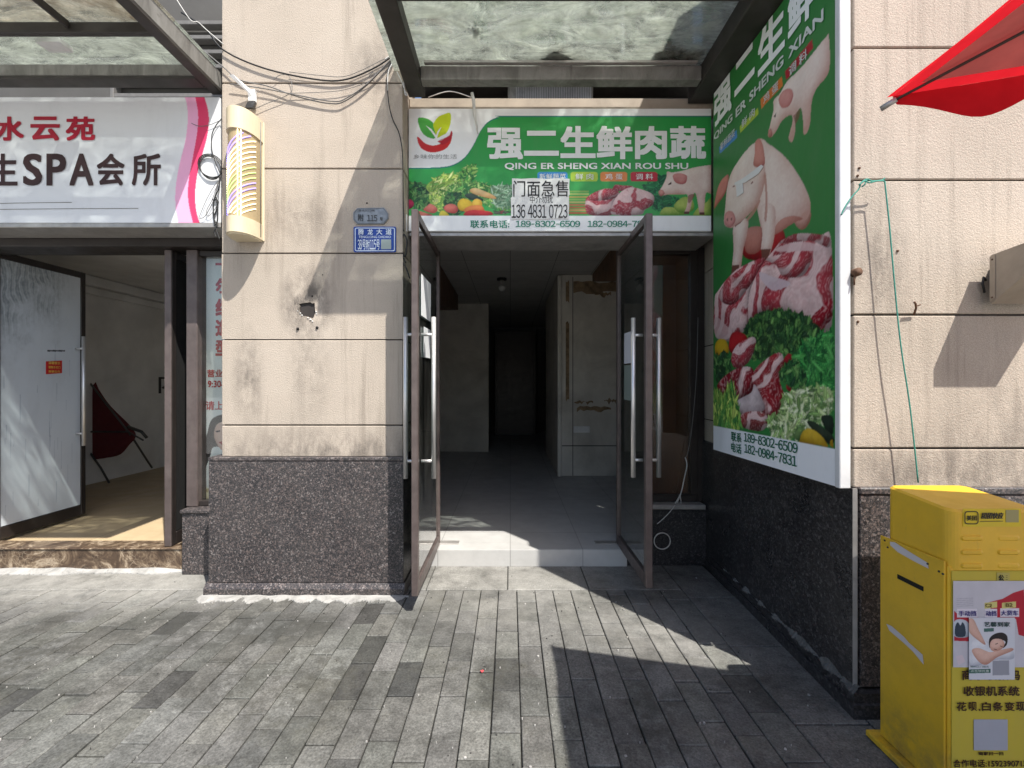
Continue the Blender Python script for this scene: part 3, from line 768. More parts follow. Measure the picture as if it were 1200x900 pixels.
# ================================================================== FACADE ABOVE THE SHOPS
FA = thing('upper_facade', 'dark upper wall with white louvres behind the dirty glass canopies', 'building facade', (0, 4.1, 3.2))
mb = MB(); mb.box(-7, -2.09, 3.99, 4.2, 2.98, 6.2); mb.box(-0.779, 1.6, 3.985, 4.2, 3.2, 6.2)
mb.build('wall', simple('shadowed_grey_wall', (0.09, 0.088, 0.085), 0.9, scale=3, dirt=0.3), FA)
for (x0, x1, z0_, z1_, nm) in ((-0.72, 0.95, 4.05, 4.75, 'window_louvre'), (-3.4, -2.14, 3.72, 4.7, 'window_louvre')):
    mb = MB(); c_ = M['white'] if x0 > -1 else M['greyc']
    for zz in np.arange(z0_, z1_, 0.125): mb.box(x0, x1, 3.90, 3.975, zz, zz+0.035, 0.004)
    for xx in (x0-.03, x1): mb.box(xx, xx+.03, 3.895, 3.98, z0_-.03, z1_, 0.004)
    mb.build(nm, c_, FA)
mb = MB(); mb.box(-0.775, 1.58, 3.50, 3.982, 4.015, 4.04, .004); mb.build('sun_shield_slab', M['darkbeam'], FA)  # added slab, keeps the sun out of the gap behind the sign
AC = thing('air_conditioner', 'white air conditioner unit with a fin grille above the green shop sign', 'air conditioner', (0.33, 3.8, 3.70))
mb = MB(); mb.box(-0.02, 0.68, 3.72, 3.97, 3.70, 4.0, 0.015); mb.build('casing', M['steel'], AC)  # steel tone darkens the white casing, standing for shade in the gap
mb = MB()
for xx in np.arange(0.05, 0.66, 0.014): mb.box(xx, xx+0.005, 3.705, 3.719, 3.72, 3.98)
mb.build('fin_grille', M['alu'], AC)
for xx in (0.08, 0.58):
    mb = MB(); mb.box(xx, xx+.03, 3.72, 3.985, 3.665, 3.698, .003); mb.build('bracket', M['rust'], AC)

# ================================================================== GLASS CANOPIES
RC = thing('glass_canopy', 'streaky glass canopy on dark steel beams over the green meat shop sign', 'canopy', (0.35, 2.9, 3.65))
def beam(name, mats, parent, *b, face=None):
    mb = MB(); mb.box(*b, bevel=0.005); return mb.build(name, mats, parent)
beam('beam', M['darkbeam'], RC, -0.757, -0.635, 2.47, 3.40, 3.65, 3.755)
beam('beam', M['darkbeam'], RC, 1.35, 1.585, 2.47, 3.46, 3.64, 3.775)
beam('cross_beam', M['steel'], RC, -0.633, 1.348, 3.20, 3.285, 3.652, 3.752)
beam('cross_beam', M['darkbeam'], RC, -0.633, 1.348, 2.47, 2.55, 3.652, 3.752)
mb = MB(); mb.box(-0.84, 1.584, 2.46, 3.40, 3.778, 3.790); mb.build('glass_pane', M['cglass'], RC)
mb = MB(); 
for yy in (3.16,): mb.box(-0.60, 1.3, yy, yy+.03, 3.745, 3.76)
mb.build('sealing_strip', M['alu'], RC)
for (nm, lab, pts, D, cc) in (('leaf_litter', 'olive clump of dead leaves on the canopy glass, near its middle', [(628, 75), (637, 67), (645, 60), (652, 57), (662, 61), (674, 67), (688, 72), (670, 75)], 3.17, 'leaf'),
                              ('leaf_litter', 'dark clump of dead leaves on the canopy glass, in its shaded right corner', [(766, 66), (772, 58), (790, 56), (800, 58), (824, 58), (820, 66), (808, 73), (780, 73), (770, 72)], 3.2, 'leaf')):
    mb = MB(); q = []
    for (px, py) in smooth_poly(pts, 3):
        Dd = (3.793-H)*F/(450-py); q.append((gx(px, Dd), Dd))
    mb.prism(q, 'z', 3.7915, 3.815); rr = random.Random(5)
    for i in range(40):
        a = rr.choice(q); b = rr.choice(q); t = rr.random(); cx_, cy_ = a[0]*t+b[0]*(1-t), a[1]*t+b[1]*(1-t)
        an = rr.random()*6.28; L = rr.uniform(.015, .04)
        mb.slab([(cx_+L*math.cos(an), cy_+L*math.sin(an), 3.816+rr.uniform(0, .02)), (cx_-.3*L*math.sin(an), cy_+.3*L*math.cos(an), 3.818), (cx_-L*math.cos(an), cy_-L*math.sin(an), 3.816+rr.uniform(0, .02)), (cx_+.3*L*math.sin(an), cy_-.3*L*math.cos(an), 3.826)], (0, 0, .002))
    mb.build(nm, M['leaf'], label=lab, cat='dead leaves', group='dead leaves on the canopy glass')
mb = MB(); rr = random.Random(8)
for i in range(46):
    a = rr.random()*6.28; d = abs(rr.gauss(0, .035)); Dd = (3.793-H)*F/(450-36)
    x_, y_ = gx(558, Dd)+d*math.cos(a)*1.0, Dd+d*math.sin(a)
    mb.prism([(x_+rr.uniform(.004, .013)*math.cos(k*1.05), y_+rr.uniform(.004, .012)*math.sin(k*1.05)) for k in range(6)], 'z', 3.7915, 3.794)
mb.build('bird_dropping', M['splat'], label='white splashed bird dropping on the canopy glass above the green sign', cat='bird dropping')

LC = thing('glass_canopy', 'leaf-stained glass canopy on grey steel beams over the spa shop sign', 'canopy', (-4.2, 2.9, 3.65))
beam('beam', M['darkbeam'], LC, -2.205, -2.125, 2.2, 3.37, 3.650, 3.672)
beam('beam_web', M['steel'], LC, -2.195, -2.128, 2.2, 3.37, 3.675, 3.80)
beam('beam', M['darkbeam'], LC, -5.6, -5.5, 2.2, 3.42, 3.650, 3.80)
beam('cross_beam', M['steel'], LC, -5.49, -2.207, 3.19, 3.27, 3.674, 3.755)
beam('cross_beam_flange', M['darkbeam'], LC, -5.49, -2.207, 3.185, 3.29, 3.650, 3.672)
beam('cross_beam', M['darkbeam'], LC, -5.49, -2.207, 2.86, 2.90, 3.72, 3.79)
beam('cross_beam', M['darkbeam'], LC, -5.49, -2.207, 2.2, 2.28, 3.66, 3.79)
for xx in (-2.78, -3.75, -4.7): beam('rafter', M['darkbeam'], LC, xx-.012, xx+.012, 2.282, 2.858, 3.745, 3.79)
for (x0_, x1_, y0_, y1_, mt) in ((-3.75, -2.12, 2.22, 2.878, 'rglass'), (-5.5, -3.755, 2.22, 2.878, 'rglass'), (-5.5, -2.12, 2.882, 3.28, 'cglass')):
    mb = MB(); mb.box(x0_, x1_, y0_, y1_, 3.803, 3.815); mb.build('glass_pane', M[mt], LC)
mb = MB(); mb.box(gx(50, 3.05), gx(78, 3.05), 3.0, 3.10, 3.765, 3.80, .004); mb.build('junction_box', M['white'], LC)

# grit, flakes and gum trodden over the pavement
mb = MB(); rr = random.Random(31)
for i in range(260):
    x_, y_ = rr.uniform(-2.6, 1.5), rr.uniform(1.75, 3.6)**1.0; s_ = rr.choice((.0015, .002, .003, .003, .005))*rr.uniform(.7, 1.3)
    v = rr.choice((.42, .36, .3, .06, .05)); n_ = rr.randint(4, 6); a0 = rr.random()*6.28
    q = [(x_+s_*rr.uniform(.6, 1.3)*math.cos(a0+6.28*k/n_), y_+s_*rr.uniform(.6, 1.3)*math.sin(a0+6.28*k/n_)) for k in range(n_)]
    mb.prism(q, 'z', -.002, .0045+rr.uniform(0, .002), 0, (v, v*.97, v*.92, 1))
mb.build('grit', M['paper'], label='pale and dark grit scattered over the paving', cat='grit', kind='stuff')
# ================================================================== MEAT SHOP: room behind the doors
mb = MB(); mb.box(-0.776, 0.966, 3.775, 3.935, 0.0, 0.14); mb.box(-1.75, 1.9, 3.936, 13.2, 0.0, 0.14); mb.build('shop_floor', M['tile'], kind='structure', at_base=False)
mb = MB(); mb.box(-1.75, 1.9, 3.99, 13.2, 3.14, 3.18); mb.build('shop_ceiling', M['ceil'], kind='structure', at_base=False)
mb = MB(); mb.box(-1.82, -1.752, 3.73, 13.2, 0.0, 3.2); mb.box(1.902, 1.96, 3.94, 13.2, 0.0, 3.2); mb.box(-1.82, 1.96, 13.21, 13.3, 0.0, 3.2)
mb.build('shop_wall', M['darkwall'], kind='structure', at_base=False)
mb = MB(); mb.box(-1.75, -0.44, 9.2, 9.4, 0.142, 3.136, 0.006); mb.build('partition_wall', M['inwall'], label='dim plain partition wall deep in the shop, left of the dark corridor', cat='wall')
# right-hand partition with peeled wallpaper
RPW = thing('partition_wall', 'stained white partition wall with peeled paper, right of the dark corridor', 'wall', (1.3, 6.8, 0.14))
mb = MB(); mb.box(0.762, 1.895, 6.76, 6.9, 0.142, 3.135, 0.006); mb.build('wall_panel', M['inwall'], RPW)
mb = MB(); mb.box(0.70, 0.758, 6.72, 9.0, 0.142, 3.12, 0.004); mb.build('edge_board', M['inwall'], RPW)
rr = random.Random(4)
mb = MB()
def ragged(px0, py0, px1, py1, n=10, D=6.757):
    top = [(px0+(px1-px0)*i/n, py0+rr.uniform(-2.0, 1.2)) for i in range(n+1)]
    bot = [(px1-(px1-px0)*i/n, py1+rr.uniform(-2.5, 2.5)) for i in range(n+1)]
    mb.slab([P(a, b, D) for a, b in top+bot], (0, -0.002, 0))
ragged(672, 331, 722, 343); ragged(663, 330, 667, 354, 4); ragged(673, 470, 695, 473); ragged(676, 477, 716, 482); ragged(708, 468, 722, 472); ragged(663, 378, 667, 470, 5); ragged(697, 343, 716, 347)
mb.build('peeled_patch', simple('old_glue', (0.25, 0.175, 0.105), 0.9, scale=14, var=0.4), RPW)
mb = MB(); mb.box(gx(672, 6.75), gx(691, 6.75), 6.73, 6.757, gz(507, 6.75), gz(499.5, 6.75), .004); mb.build('socket_strip', M['white'], RPW)
mb = MB(); mb.box(0.77, 1.89, 6.752, 6.758, gz(523, 6.75), gz(522, 6.75)); mb.box(gx(671, 6.75), gx(671.7, 6.75), 6.752, 6.758, 0.15, 3.1); mb.build('seam', M['groove'], RPW)
mb = MB(); mb.prism([(3.98, 2.42), (6.7, 3.02), (6.7, 3.13), (3.98, 3.13)], 'x', 1.21, 1.9); mb.build('bulkhead', M['wood'], label='brown sloping ceiling bulkhead on the right inside the meat shop', cat='bulkhead')
mb = MB(); mb.prism([(3.98, 2.3), (8.3, 2.86), (8.3, 3.13), (3.98, 3.13)], 'x', -1.75, -0.955); mb.build('bulkhead', M['wood'], label='dark brown sloping ceiling bulkhead on the left inside the meat shop', cat='bulkhead')
LB = thing('light_bulb', 'unlit round bulb hanging from the dim shop ceiling', 'light bulb', (gx(588, 7.0), 7.0, 3.0))
mb = MB(); c0 = Vector((gx(588, 7.0), 7.0, 3.137)); mb.tube([c0, c0-Vector((0, 0, .03))], 0.075, 14); mb.build('ceiling_rose', M['blackc'], LB)
mb = MB(); mb.tube([c0-Vector((0, 0, .03)), c0-Vector((0, 0, .10))], .028, 10); mb.build('socket', M['alu'], LB)
mb = MB(); mb.ball(c0-Vector((0, 0, .15)), .055); mb.build('bulb', M['bulb'], LB)
mb = MB(); mb.tube([P(557, 296, 6.0), P(557.5, 299, 6.0), P(557, 305, 6.0)], [.025, .012, .004], 6); mb.build('hanging_wire', M['blackc'], label='short black wire end hanging from the shop ceiling', cat='wire')
mb = MB(); mb.box(-0.42, 0.69, 12.3, 12.36, 2.86, 2.95, .01); mb.box(-.42, -.36, 12.3, 12.36, .14, 2.86, .01); mb.box(.63, .69, 12.3, 12.36, .14, 2.86, .01); mb.box(-.36, .63, 12.33, 12.35, .14, 2.86)
mb.build('back_door', M['dframe'], label='dark back door at the far end of the shop corridor', cat='door')  # dark colour stands for the unlit end of the corridor

# ================================================================== MEAT SHOP: shopfront
SF = thing('shopfront_frame', 'brown metal shopfront frame with a brown side window right of the glass doors', 'shopfront', (0.3, 3.9, 0.14))
mb = MB(); mb.box(-0.776, 1.60, 3.86, 3.94, 2.672, 2.735, .004); mb.build('lintel', M['dframe'], SF)
mb = MB(); mb.box(-0.776, 1.60, 3.85, 3.95, 2.738, 2.80, .004); mb.box(-0.776, 1.60, 3.87, 3.95, 2.80, 3.2); mb.build('top_strip', M['alu'], SF)
mb = MB(); mb.box(-0.776, -0.665, 3.86, 3.94, 0.142, 2.67, .004); mb.build('jamb', M['dframe'], SF)
mb = MB(); mb.box(0.968, 1.01, 3.86, 3.94, 0.142, 2.67, .004); mb.build('jamb', M['dframe'], SF)
mb = MB()
mb.box(1.012, 1.592, 3.865, 3.935, 0.512, 0.565, .003); mb.build('window_frame', M['dframe'], SF)
mb = MB(); mb.box(1.535, 1.592, 3.865, 3.935, 0.568, 2.67, .003); mb.box(1.593, 1.652, 3.87, 3.93, 0.512, 2.67, .003); mb.box(1.012, 1.533, 3.865, 3.935, 2.62, 2.67, .003)
wf = mb.build('window_frame', M['dframe'], SF)
mb = MB(); mb.box(1.012, 1.535, 3.897, 3.903, 0.565, 2.62); mb.build('window_pane', M['brownglass'], SF)
mb = MB(); mb.box(0.99, 1.62, 3.765, 3.93, 0.468, 0.508, .006); mb.build('window_sill', M['alu'], SF)
mb = MB(); mb.box(0.97, 1.632, 3.782, 3.93, 0.0, 0.464, .004); mb.build('granite_apron', M['dgranite'], SF)
mb = MB(); mb.box(1.0, 1.62, 4.05, 4.09, 0.14, 3.1); mb.build('backing_board', simple('brown_laminate', (0.27, 0.185, 0.125), 0.6, scale=3, var=0.25, dirt=0.2), SF)
mb = MB(); mb.box(gx(812, 4.0), gx(820, 4.0), 3.98, 4.0, gz(497, 4), gz(480, 4), .003); mb.build('junction_box', M['white'], SF)
mb = MB(); mb.box(gx(811, 4.0), gx(822, 4.0), 3.98, 4.0, gz(522, 4), gz(510, 4), .003); mb.build('junction_box', M['white'], SF)
mb = MB(); mb.box(-0.776, 0.966, 3.762, 3.774, 0.0, 0.138, .002); mb.build('door_step', M['tile'], label='grey tiled step in front of the open glass doors', cat='step')
for (a, b, l) in ((513, 538, 'left-hand'), (697, 725, 'right-hand')):
    mb = MB(); mb.box(gx(a, 3.93), gx(b, 3.93), 3.885, 3.965, 0.1405, 0.146, .002); mb.build('floor_spring_cover', M['alu'], label='flat metal hinge cover set in the shop step by the '+l+' glass door', cat='hinge cover')

def glass_leaf(label, X0, X1, D0, D1, z0, z1, hz, off, mats, hD, group=None, glass='glass', bottom=.085):
    r = thing('glass_door', label, 'door', ((X0+X1)/2, D1, z0), group)
    mb = MB()
    mb.box(X0, X1, D0, D0+.05, z0, z1, .004); mb.box(X0+.002, X1-.002, D1-.05, D1, z0, z1, .004)
    mb.box(X0+.003, X1-.003, D0+.051, D1-.051, z0, z0+bottom, .003); mb.box(X0+.003, X1-.003, D0+.051, D1-.051, z1-.055, z1, .003)
    mb.build('door_frame', mats, r)
    mb = MB(); xm = (X0+X1)/2; mb.box(xm-.005, xm+.005, D0+.05, D1-.05, z0+bottom, z1-.055); mb.build('glass_pane', M[glass], r)
    for s in off:
        mb = MB(); xh = (X0 if s < 0 else X1)+s
        mb.tube([(xh, hD, hz[0]), (xh, hD, hz[1])], .0165, 14)
        for zz in (hz[0]+.12, hz[1]-.12): mb.tube([(X0+.01 if s < 0 else X1-.01, hD, zz), (xh, hD, zz)], .011, 10)
        mb.build('pull_handle', M['inox'], r)
    return r
DL = glass_leaf('left-hand open glass door leaf of the meat shop, edge-on beside the plaster pier', -0.645, -0.602, 2.96, 3.93, 0.125, 2.65, (0.86, 1.97), (-.075, .075), M['frame'], 3.13, 'glass doors of the meat shop')
DR = glass_leaf('right-hand open glass door leaf of the meat shop, with paper sheets on its glass', 0.912, 0.959, 3.06, 3.93, 0.135, 2.66, (0.86, 1.97), (-.055, .075), M['frame'], 3.17, 'glass doors of the meat shop')
def sheet(label, X, D0, D1, z0, z1, c, t=.0015, name='paper_sheet'):
    mb = MB(); q = [(X, D0, z0), (X, D1, z0+.004), (X+.002, D1, z1), (X, D0, z1-.006)]; mb.slab(q, (t, 0, 0), 0, c)
    return mb.build(name, M['paper'], label=label, cat='paper')
sheet('large white paper sheet on the left-hand glass door, above its handle', -0.609, 3.11, 3.47, 1.98, 2.27, C(232, 234, 236))
sheet('small white paper sheet on the left-hand glass door, behind its handle', -0.609, 3.20, 3.46, 1.70, 1.92, C(225, 228, 230))
sheet('white paper sheet on the right-hand glass door, topmost of the two', 0.925, 3.42, 3.70, 1.67, 1.92, C(214, 216, 226))
sheet('dull grey-green paper sheet on the right-hand glass door, below the white one', 0.925, 3.42, 3.70, 1.38, 1.66, C(130, 142, 138))

# loose wires by the side window
mb = MB()
mb.tube(smooth_poly([tuple(P(x, y, 3.84)) for x, y in ((803, 536), (805, 545), (802, 560), (798, 578), (792, 592))], 5, False), .0045, 6)
mb.tube(smooth_poly([tuple(P(x, y, 3.82)) for x, y in ((798, 578), (793, 587), (791, 591), (795, 594), (798, 590), (797, 580))], 5, False), .004, 6)
mb.tube(smooth_poly([tuple(P(x, y, 3.76)) for x, y in ((791, 592), (785, 600), (776, 609), (770, 614))], 5, False), .003, 6)
mb.tube(smooth_poly([tuple(P(776+9.5*math.cos(a), 634+9.5*math.sin(a), 3.765)) for a in [k*6.283/14 for k in range(15)]], 3, False), .005, 6)
mb.build('loose_cable', M['whitec'], label='thin pale cable with a loop hanging below the brown side window', cat='cable')
mb = MB(); mb.tube(smooth_poly([tuple(P(x, y, 3.84)) for x, y in ((818, 372), (816, 440), (811, 500), (806, 530), (803, 536))], 5, False), .0035, 6)
mb.build('window_wire', M['greyc'], label='dark thin wire running down the brown side window', cat='wire')

# ================================================================== GREEN SHOP SIGN ABOVE THE DOORS
SD = 3.45
MS = thing('shop_sign', 'green and white meat and vegetable shop sign above the open glass doors', 'sign', (0.37, SD+.05, 2.67))
sx0, sx1, sz0, sz1 = -0.774, gx(834, SD), gz(271, SD), gz(127, SD)
mb = MB(); mb.box(sx0, sx1, SD+.006, SD+.12, sz0, sz1, .004); mb.build('sign_box', M['whiteedge'], MS)
mb = MB(); mb.box(sx0, 1.60, SD+.03, SD+.2, sz1+.003, gz(112, SD), .006); mb.build('top_fascia', M['tan'], MS)
mb = MB(); mb.box(sx0, 1.57, SD+.02, SD+.4, sz0-.03, sz0-.003, .003); mb.build('bottom_rail', M['alu'], MS)
S_ = 2.0; X0p, Y0p = 478.0, 127.0
cw, ch = int(356*S_), int(144*S_)
T = lambda x, y: ((x-X0p)*S_, (y-Y0p)*S_)
cv = Canvas(cw, ch, T, WHITE)
Z = lambda x, y: (470+x/3.243, 110+y/3.243)             # first close-up of the sign
Za = lambda x, y: (470+x/8.0, 180+y/8.0)                # close-up of the vegetables
Zb = lambda x, y: (660+x/6.667, 180+y/6.667)            # close-up of the meat and the pig
curve = [(1192, 88), (420, 88), (370, 92), (330, 110), (300, 145), (275, 195), (245, 240), (205, 270), (150, 283), (18, 286)]
gr = C(52, 158, 78); gr2 = C(28, 118, 58)
teal = smooth_poly([Z(x, y-5) for x, y in curve], 4, False)
cv.fill(teal+[Z(18, 465), Z(1192, 465)], C(20, 118, 112))
cv.fill(smooth_poly([Z(x, y) for x, y in curve], 4, False)+[Z(18, 465), Z(1192, 465)], gr)
g0 = vnoise(ch, cw, 90, 3)[..., None]; m_ = (cv.a[..., 1:2] > cv.a[..., 0:1]*2).astype(float)*np.linspace(0, 1, ch)[:, None, None]
cv.a = cv.a*(1-m_*0.35*g0)+np.array(C(96, 176, 96)[:3])*m_*0.35*g0
# logo: two leaves over a red bowl-shaped hand
cv.fill([Z(x, y) for x, y in [(62, 92), (92, 92), (115, 105), (129, 128), (130, 166), (105, 167), (82, 152), (68, 128)]], C(78, 170, 70), smooth=4)
cv.fill([Z(x, y) for x, y in [(120, 115), (138, 88), (160, 77), (185, 73), (186, 110), (172, 146), (150, 160), (134, 166), (126, 140)]], C(196, 212, 40), smooth=4)
cv.fill([Z(x, y) for x, y in [(92, 120), (112, 142), (128, 166), (132, 168), (132, 158), (114, 134)]], WHITE); cv.fill([Z(x, y) for x, y in [(152, 124), (136, 142), (128, 166), (134, 168), (140, 148)]], WHITE)
cv.fill([Z(x, y) for x, y in [(59, 162), (62, 185), (76, 208), (104, 221), (134, 221), (165, 210), (186, 186), (193, 150), (188, 140), (182, 158), (165, 168), (150, 178), (135, 180), (150, 188), (120, 196), (90, 188), (70, 170)]], C(206, 44, 44), smooth=3)
cv.fill([Z(x, y) for x, y in [(140, 178), (165, 166), (182, 156), (189, 140), (194, 152), (184, 176), (160, 192), (148, 190)]], C(170, 30, 52), smooth=3, alpha=.7)
# vegetables
cv.leaves([Za(x, y) for x, y in [(60, 300), (140, 270), (240, 300), (330, 330), (360, 430), (300, 500), (180, 520), (60, 460)]], 170, 9, G_DARK, 21)
cv.shade([Za(x, y) for x, y in [(230, 320), (290, 250), (380, 205), (480, 195), (560, 220), (540, 330), (420, 400), (330, 420)]], C(120, 160, 60), C(206, 216, 120), 10, 31, .8)
cv.leaves([Za(x, y) for x, y in [(240, 320), (300, 240), (400, 200), (520, 210), (560, 300), (430, 400), (300, 390)]], 120, 9, G_LIGHT, 22, .22, -0.5)
cv.leaves([Za(x, y) for x, y in [(540, 180), (600, 140), (660, 105), (700, 130), (690, 220), (650, 260), (560, 250)]], 130, 6, G_MID, 23)
cv.leaves([Za(x, y) for x, y in [(430, 330), (520, 270), (700, 260), (900, 330), (1010, 360), (1050, 470), (1020, 560), (860, 520), (620, 420), (440, 460)]], 420, 8, G_MID+G_DARK[3:], 24, .18)
cv.leaves([Za(x, y) for x, y in [(830, 330), (940, 300), (1050, 320), (1050, 500), (900, 500)]], 140, 8, [(130, 160, 130), (90, 130, 100), (160, 186, 160)], 28, .16)
cv.leaves([Za(x, y) for x, y in [(260, 400), (380, 390), (400, 520), (340, 540), (280, 490)]], 90, 7, G_LIGHT, 25)
cv.leaves([Za(x, y) for x, y in [(400, 430), (480, 370), (560, 400), (560, 560), (430, 570)]], 160, 6, G_DARK, 26)
cv.shade([Za(x, y) for x, y in [(590, 395), (640, 370), (720, 400), (770, 440), (700, 440), (640, 430)]], C(30, 50, 40), C(74, 94, 82), 5, 33, .3)
cv.shade([Za(x, y) for x, y in [(640, 340), (690, 322), (760, 345), (850, 385), (890, 420), (830, 420), (740, 400), (660, 370)]], C(190, 140, 84), C(236, 206, 150), 6, 34, .3)
for pl, a, b in (([(525, 470), (560, 425), (620, 430), (665, 470), (650, 530), (570, 540), (535, 520)], (190, 130, 20), (246, 214, 70)), ([(665, 450), (700, 425), (745, 440), (755, 490), (700, 520), (668, 495)], (200, 140, 30), (250, 210, 90)),
                 ([(590, 520), (650, 490), (750, 490), (770, 545), (680, 560), (600, 555)], (196, 92, 40), (244, 158, 90)), ([(600, 550), (660, 530), (760, 535), (845, 550), (840, 580), (600, 582)], (150, 22, 30), (226, 66, 66)),
                 ([(395, 505), (440, 475), (500, 480), (530, 520), (500, 560), (420, 545)], (180, 60, 56), (240, 140, 120)), ([(240, 490), (270, 470), (320, 500), (335, 535), (290, 560), (205, 530)], (184, 70, 62), (242, 150, 130)),
                 ([(160, 540), (220, 555), (290, 580), (190, 588)], (170, 80, 66), (230, 150, 130)), ([(50, 450), (85, 430), (115, 470), (95, 510), (55, 520)], (110, 16, 50), (190, 50, 90)), ([(355, 560), (385, 535), (430, 560), (440, 585), (360, 588)], (190, 170, 30), (240, 230, 100))):
    cv.shade([Za(*p) for p in pl], C(*a), C(*b), 6, sum(pl[0]), .25)
for i in range(14): cv.fill([Za(830+rr.uniform(0, 190), 530+rr.uniform(0, 45)) for k in range(4)], C(*rr.choice([(70, 60, 55), (120, 110, 100), (60, 80, 60), (150, 60, 60)])), alpha=.8)
# shelf of produce behind the paper notice
for i in range(9):
    y_ = 290+i*21; cv.fill([Zb(40, y_), Zb(200, y_), Zb(200, y_+14), Zb(40, y_+14)], C(*[(150, 180, 90), (190, 200, 110), (206, 170, 90), (160, 190, 100), (212, 190, 120), (206, 110, 80), (196, 70, 60), (214, 130, 90), (190, 60, 52)][i]), alpha=.75)
cv.leaves([Zb(x, y) for x, y in [(640, 260), (700, 200), (790, 180), (800, 260), (760, 330), (860, 340), (920, 400), (820, 440), (720, 420), (690, 330)]], 130, 10, [(30, 106, 60), (46, 130, 76), (24, 88, 56)], 41, .5)
for pl in ([(760, 460), (800, 420), (900, 430), (960, 470), (900, 482), (770, 482)], [(870, 400), (940, 340), (1010, 360), (1020, 440), (940, 470), (880, 440)], [(1020, 470), (1060, 420), (1120, 380), (1170, 340), (1170, 484), (1030, 484)]):
    cv.shade([Zb(*p) for p in pl], C(96, 140, 50), C(190, 206, 110), 8, pl[0][0], .3)
cv.meat([Zb(x, y) for x, y in [(400, 290), (405, 245), (470, 250), (540, 255), (560, 290)]], 50, 10, .2)
cv.meat([Zb(x, y) for x, y in [(172, 380), (200, 330), (300, 280), (380, 275), (440, 310), (400, 380), (385, 478), (200, 478)]], 51, 11, .5, ang=.5)
cv.meat([Zb(x, y) for x, y in [(388, 478), (385, 400), (430, 320), (520, 265), (640, 290), (708, 330), (700, 400), (640, 440), (600, 480)]], 52, 10, .58, ang=1.0)
cv.meat([Zb(x, y) for x, y in [(200, 350), (300, 285), (420, 300), (400, 350), (260, 370)]], 53, 14, .22)
paint_pig_side(cv, lambda x, y: (660+x, 180+y))
# white strip with the telephone numbers
cv.fill([(470, 253), (840, 253), (840, 275), (470, 275)], WHITE)
for (a, b, c_) in ((517, 632, (70, 150, 214)), (643, 747, (176, 206, 70)), (757, 860, (226, 140, 76)), (872, 975, (190, 44, 58))):
    y0_, y1_ = 297, 333; rd = 9
    pts = [Z(a+rd-rd*math.cos(t), y0_+rd-rd*math.sin(t)) for t in (0, .5, 1, 1.57)]+[Z(b-rd+rd*math.sin(t), y0_+rd-rd*math.cos(t)) for t in (0, .5, 1, 1.57)]+[Z(b-rd+rd*math.cos(t), y1_-rd+rd*math.sin(t)) for t in (0, .5, 1, 1.57)]+[Z(a+rd-rd*math.sin(t), y1_-rd+rd*math.cos(t)) for t in (0, .5, 1, 1.57)]
    cv.fill(pts, C(*c_))
o = Vector((sx0+.004, SD, sz0+.003)); sw, sh = sx1-sx0-.008, sz1-sz0-.006
cv.build('printed_face', (o, (sw, 0, 0), (0, 0, sh)), MS, M['print'])
fr = lambda u, w: (sx0+.004+(u-478)/356*sw, SD-.004, sz1-.003-(w-127)/144*sh)
def sign_text(body, x0_, y0_, x1_, y1_, c, bold, parent, conv=Z, frame=None, shear=0.0, label=None, name='lettering', mat='ink'):
    a = conv(x0_, y1_); b = conv(x1_, y0_); mb = MB()
    mb.text(body, (a[0], a[1], b[0], b[1]), frame, bold, 0, c, shear)
    return mb.build(name, M[mat], parent, recalc=False)
lw = C(238, 240, 239); lg = C(28, 132, 108)
sign_text('强二生鲜肉蔬', 325, 122, 1160, 250, lw, .034, MS, frame=fr)
sign_text('QING ER SHENG XIAN ROU SHU', 392, 263, 1092, 291, lw, .022, MS, frame=fr)
for tx, a, b in (('新鲜蔬菜', 525, 625), ('鲜 肉', 662, 730), ('鸡 蛋', 776, 842), ('调 料', 892, 958)): sign_text(tx, a, 304, b, 327, lw, .006, MS, frame=fr)
sign_text('联系电话:', 261, 482, 410, 512, lg, .012, MS, frame=fr)
sign_text('189-8302-6509', 434, 484, 680, 508, lg, .012, MS, frame=fr); sign_text('182-0984-7831', 708, 484, 956, 508, lg, .012, MS, frame=fr)
sign_text('乡味你的生活', 44, 230, 210, 248, C(150, 152, 152), .0, MS, frame=fr)

# paper notice stuck over the sign
PN = thing('paper_notice', 'white paper notice with a large black phone number stuck over the green shop sign', 'paper notice', (gx(633, SD), SD-.01, gz(257, SD)))
mb = MB(); rr = random.Random(2)
top = [(600, 209), (611, 209.5), (625, 208.7), (640, 209.5), (655, 208.8), (667.5, 209.5)]; rt = [(667, 220), (667.8, 228), (666.6, 229), (667, 240), (666.4, 256.5)]
bt = [(650, 256), (630, 257.2), (612, 256.4), (598.5, 257)]; lf = [(599, 245), (598.6, 232), (600.5, 230), (600, 220)]
mb.slab([P(x, y, SD-.007) for x, y in top+rt+bt+lf], (0, .0025, 0), 0, C(232, 232, 230)); mb.build('paper', M['paper'], PN)
fr2 = lambda u, w: tuple(P(u, w, SD-.0085)); idc = lambda x, y: (x, y)
sign_text('门面急售', 601.5, 211.5, 666, 230.5, C(30, 28, 30), .004, PN, idc, fr2)
sign_text('中介勿扰', 621, 229.5, 648, 238, C(40, 38, 40), .0, PN, idc, fr2)
sign_text('136 4831 0723', 599.5, 239.5, 665, 255.5, C(34, 32, 34), .004, PN, idc, fr2)

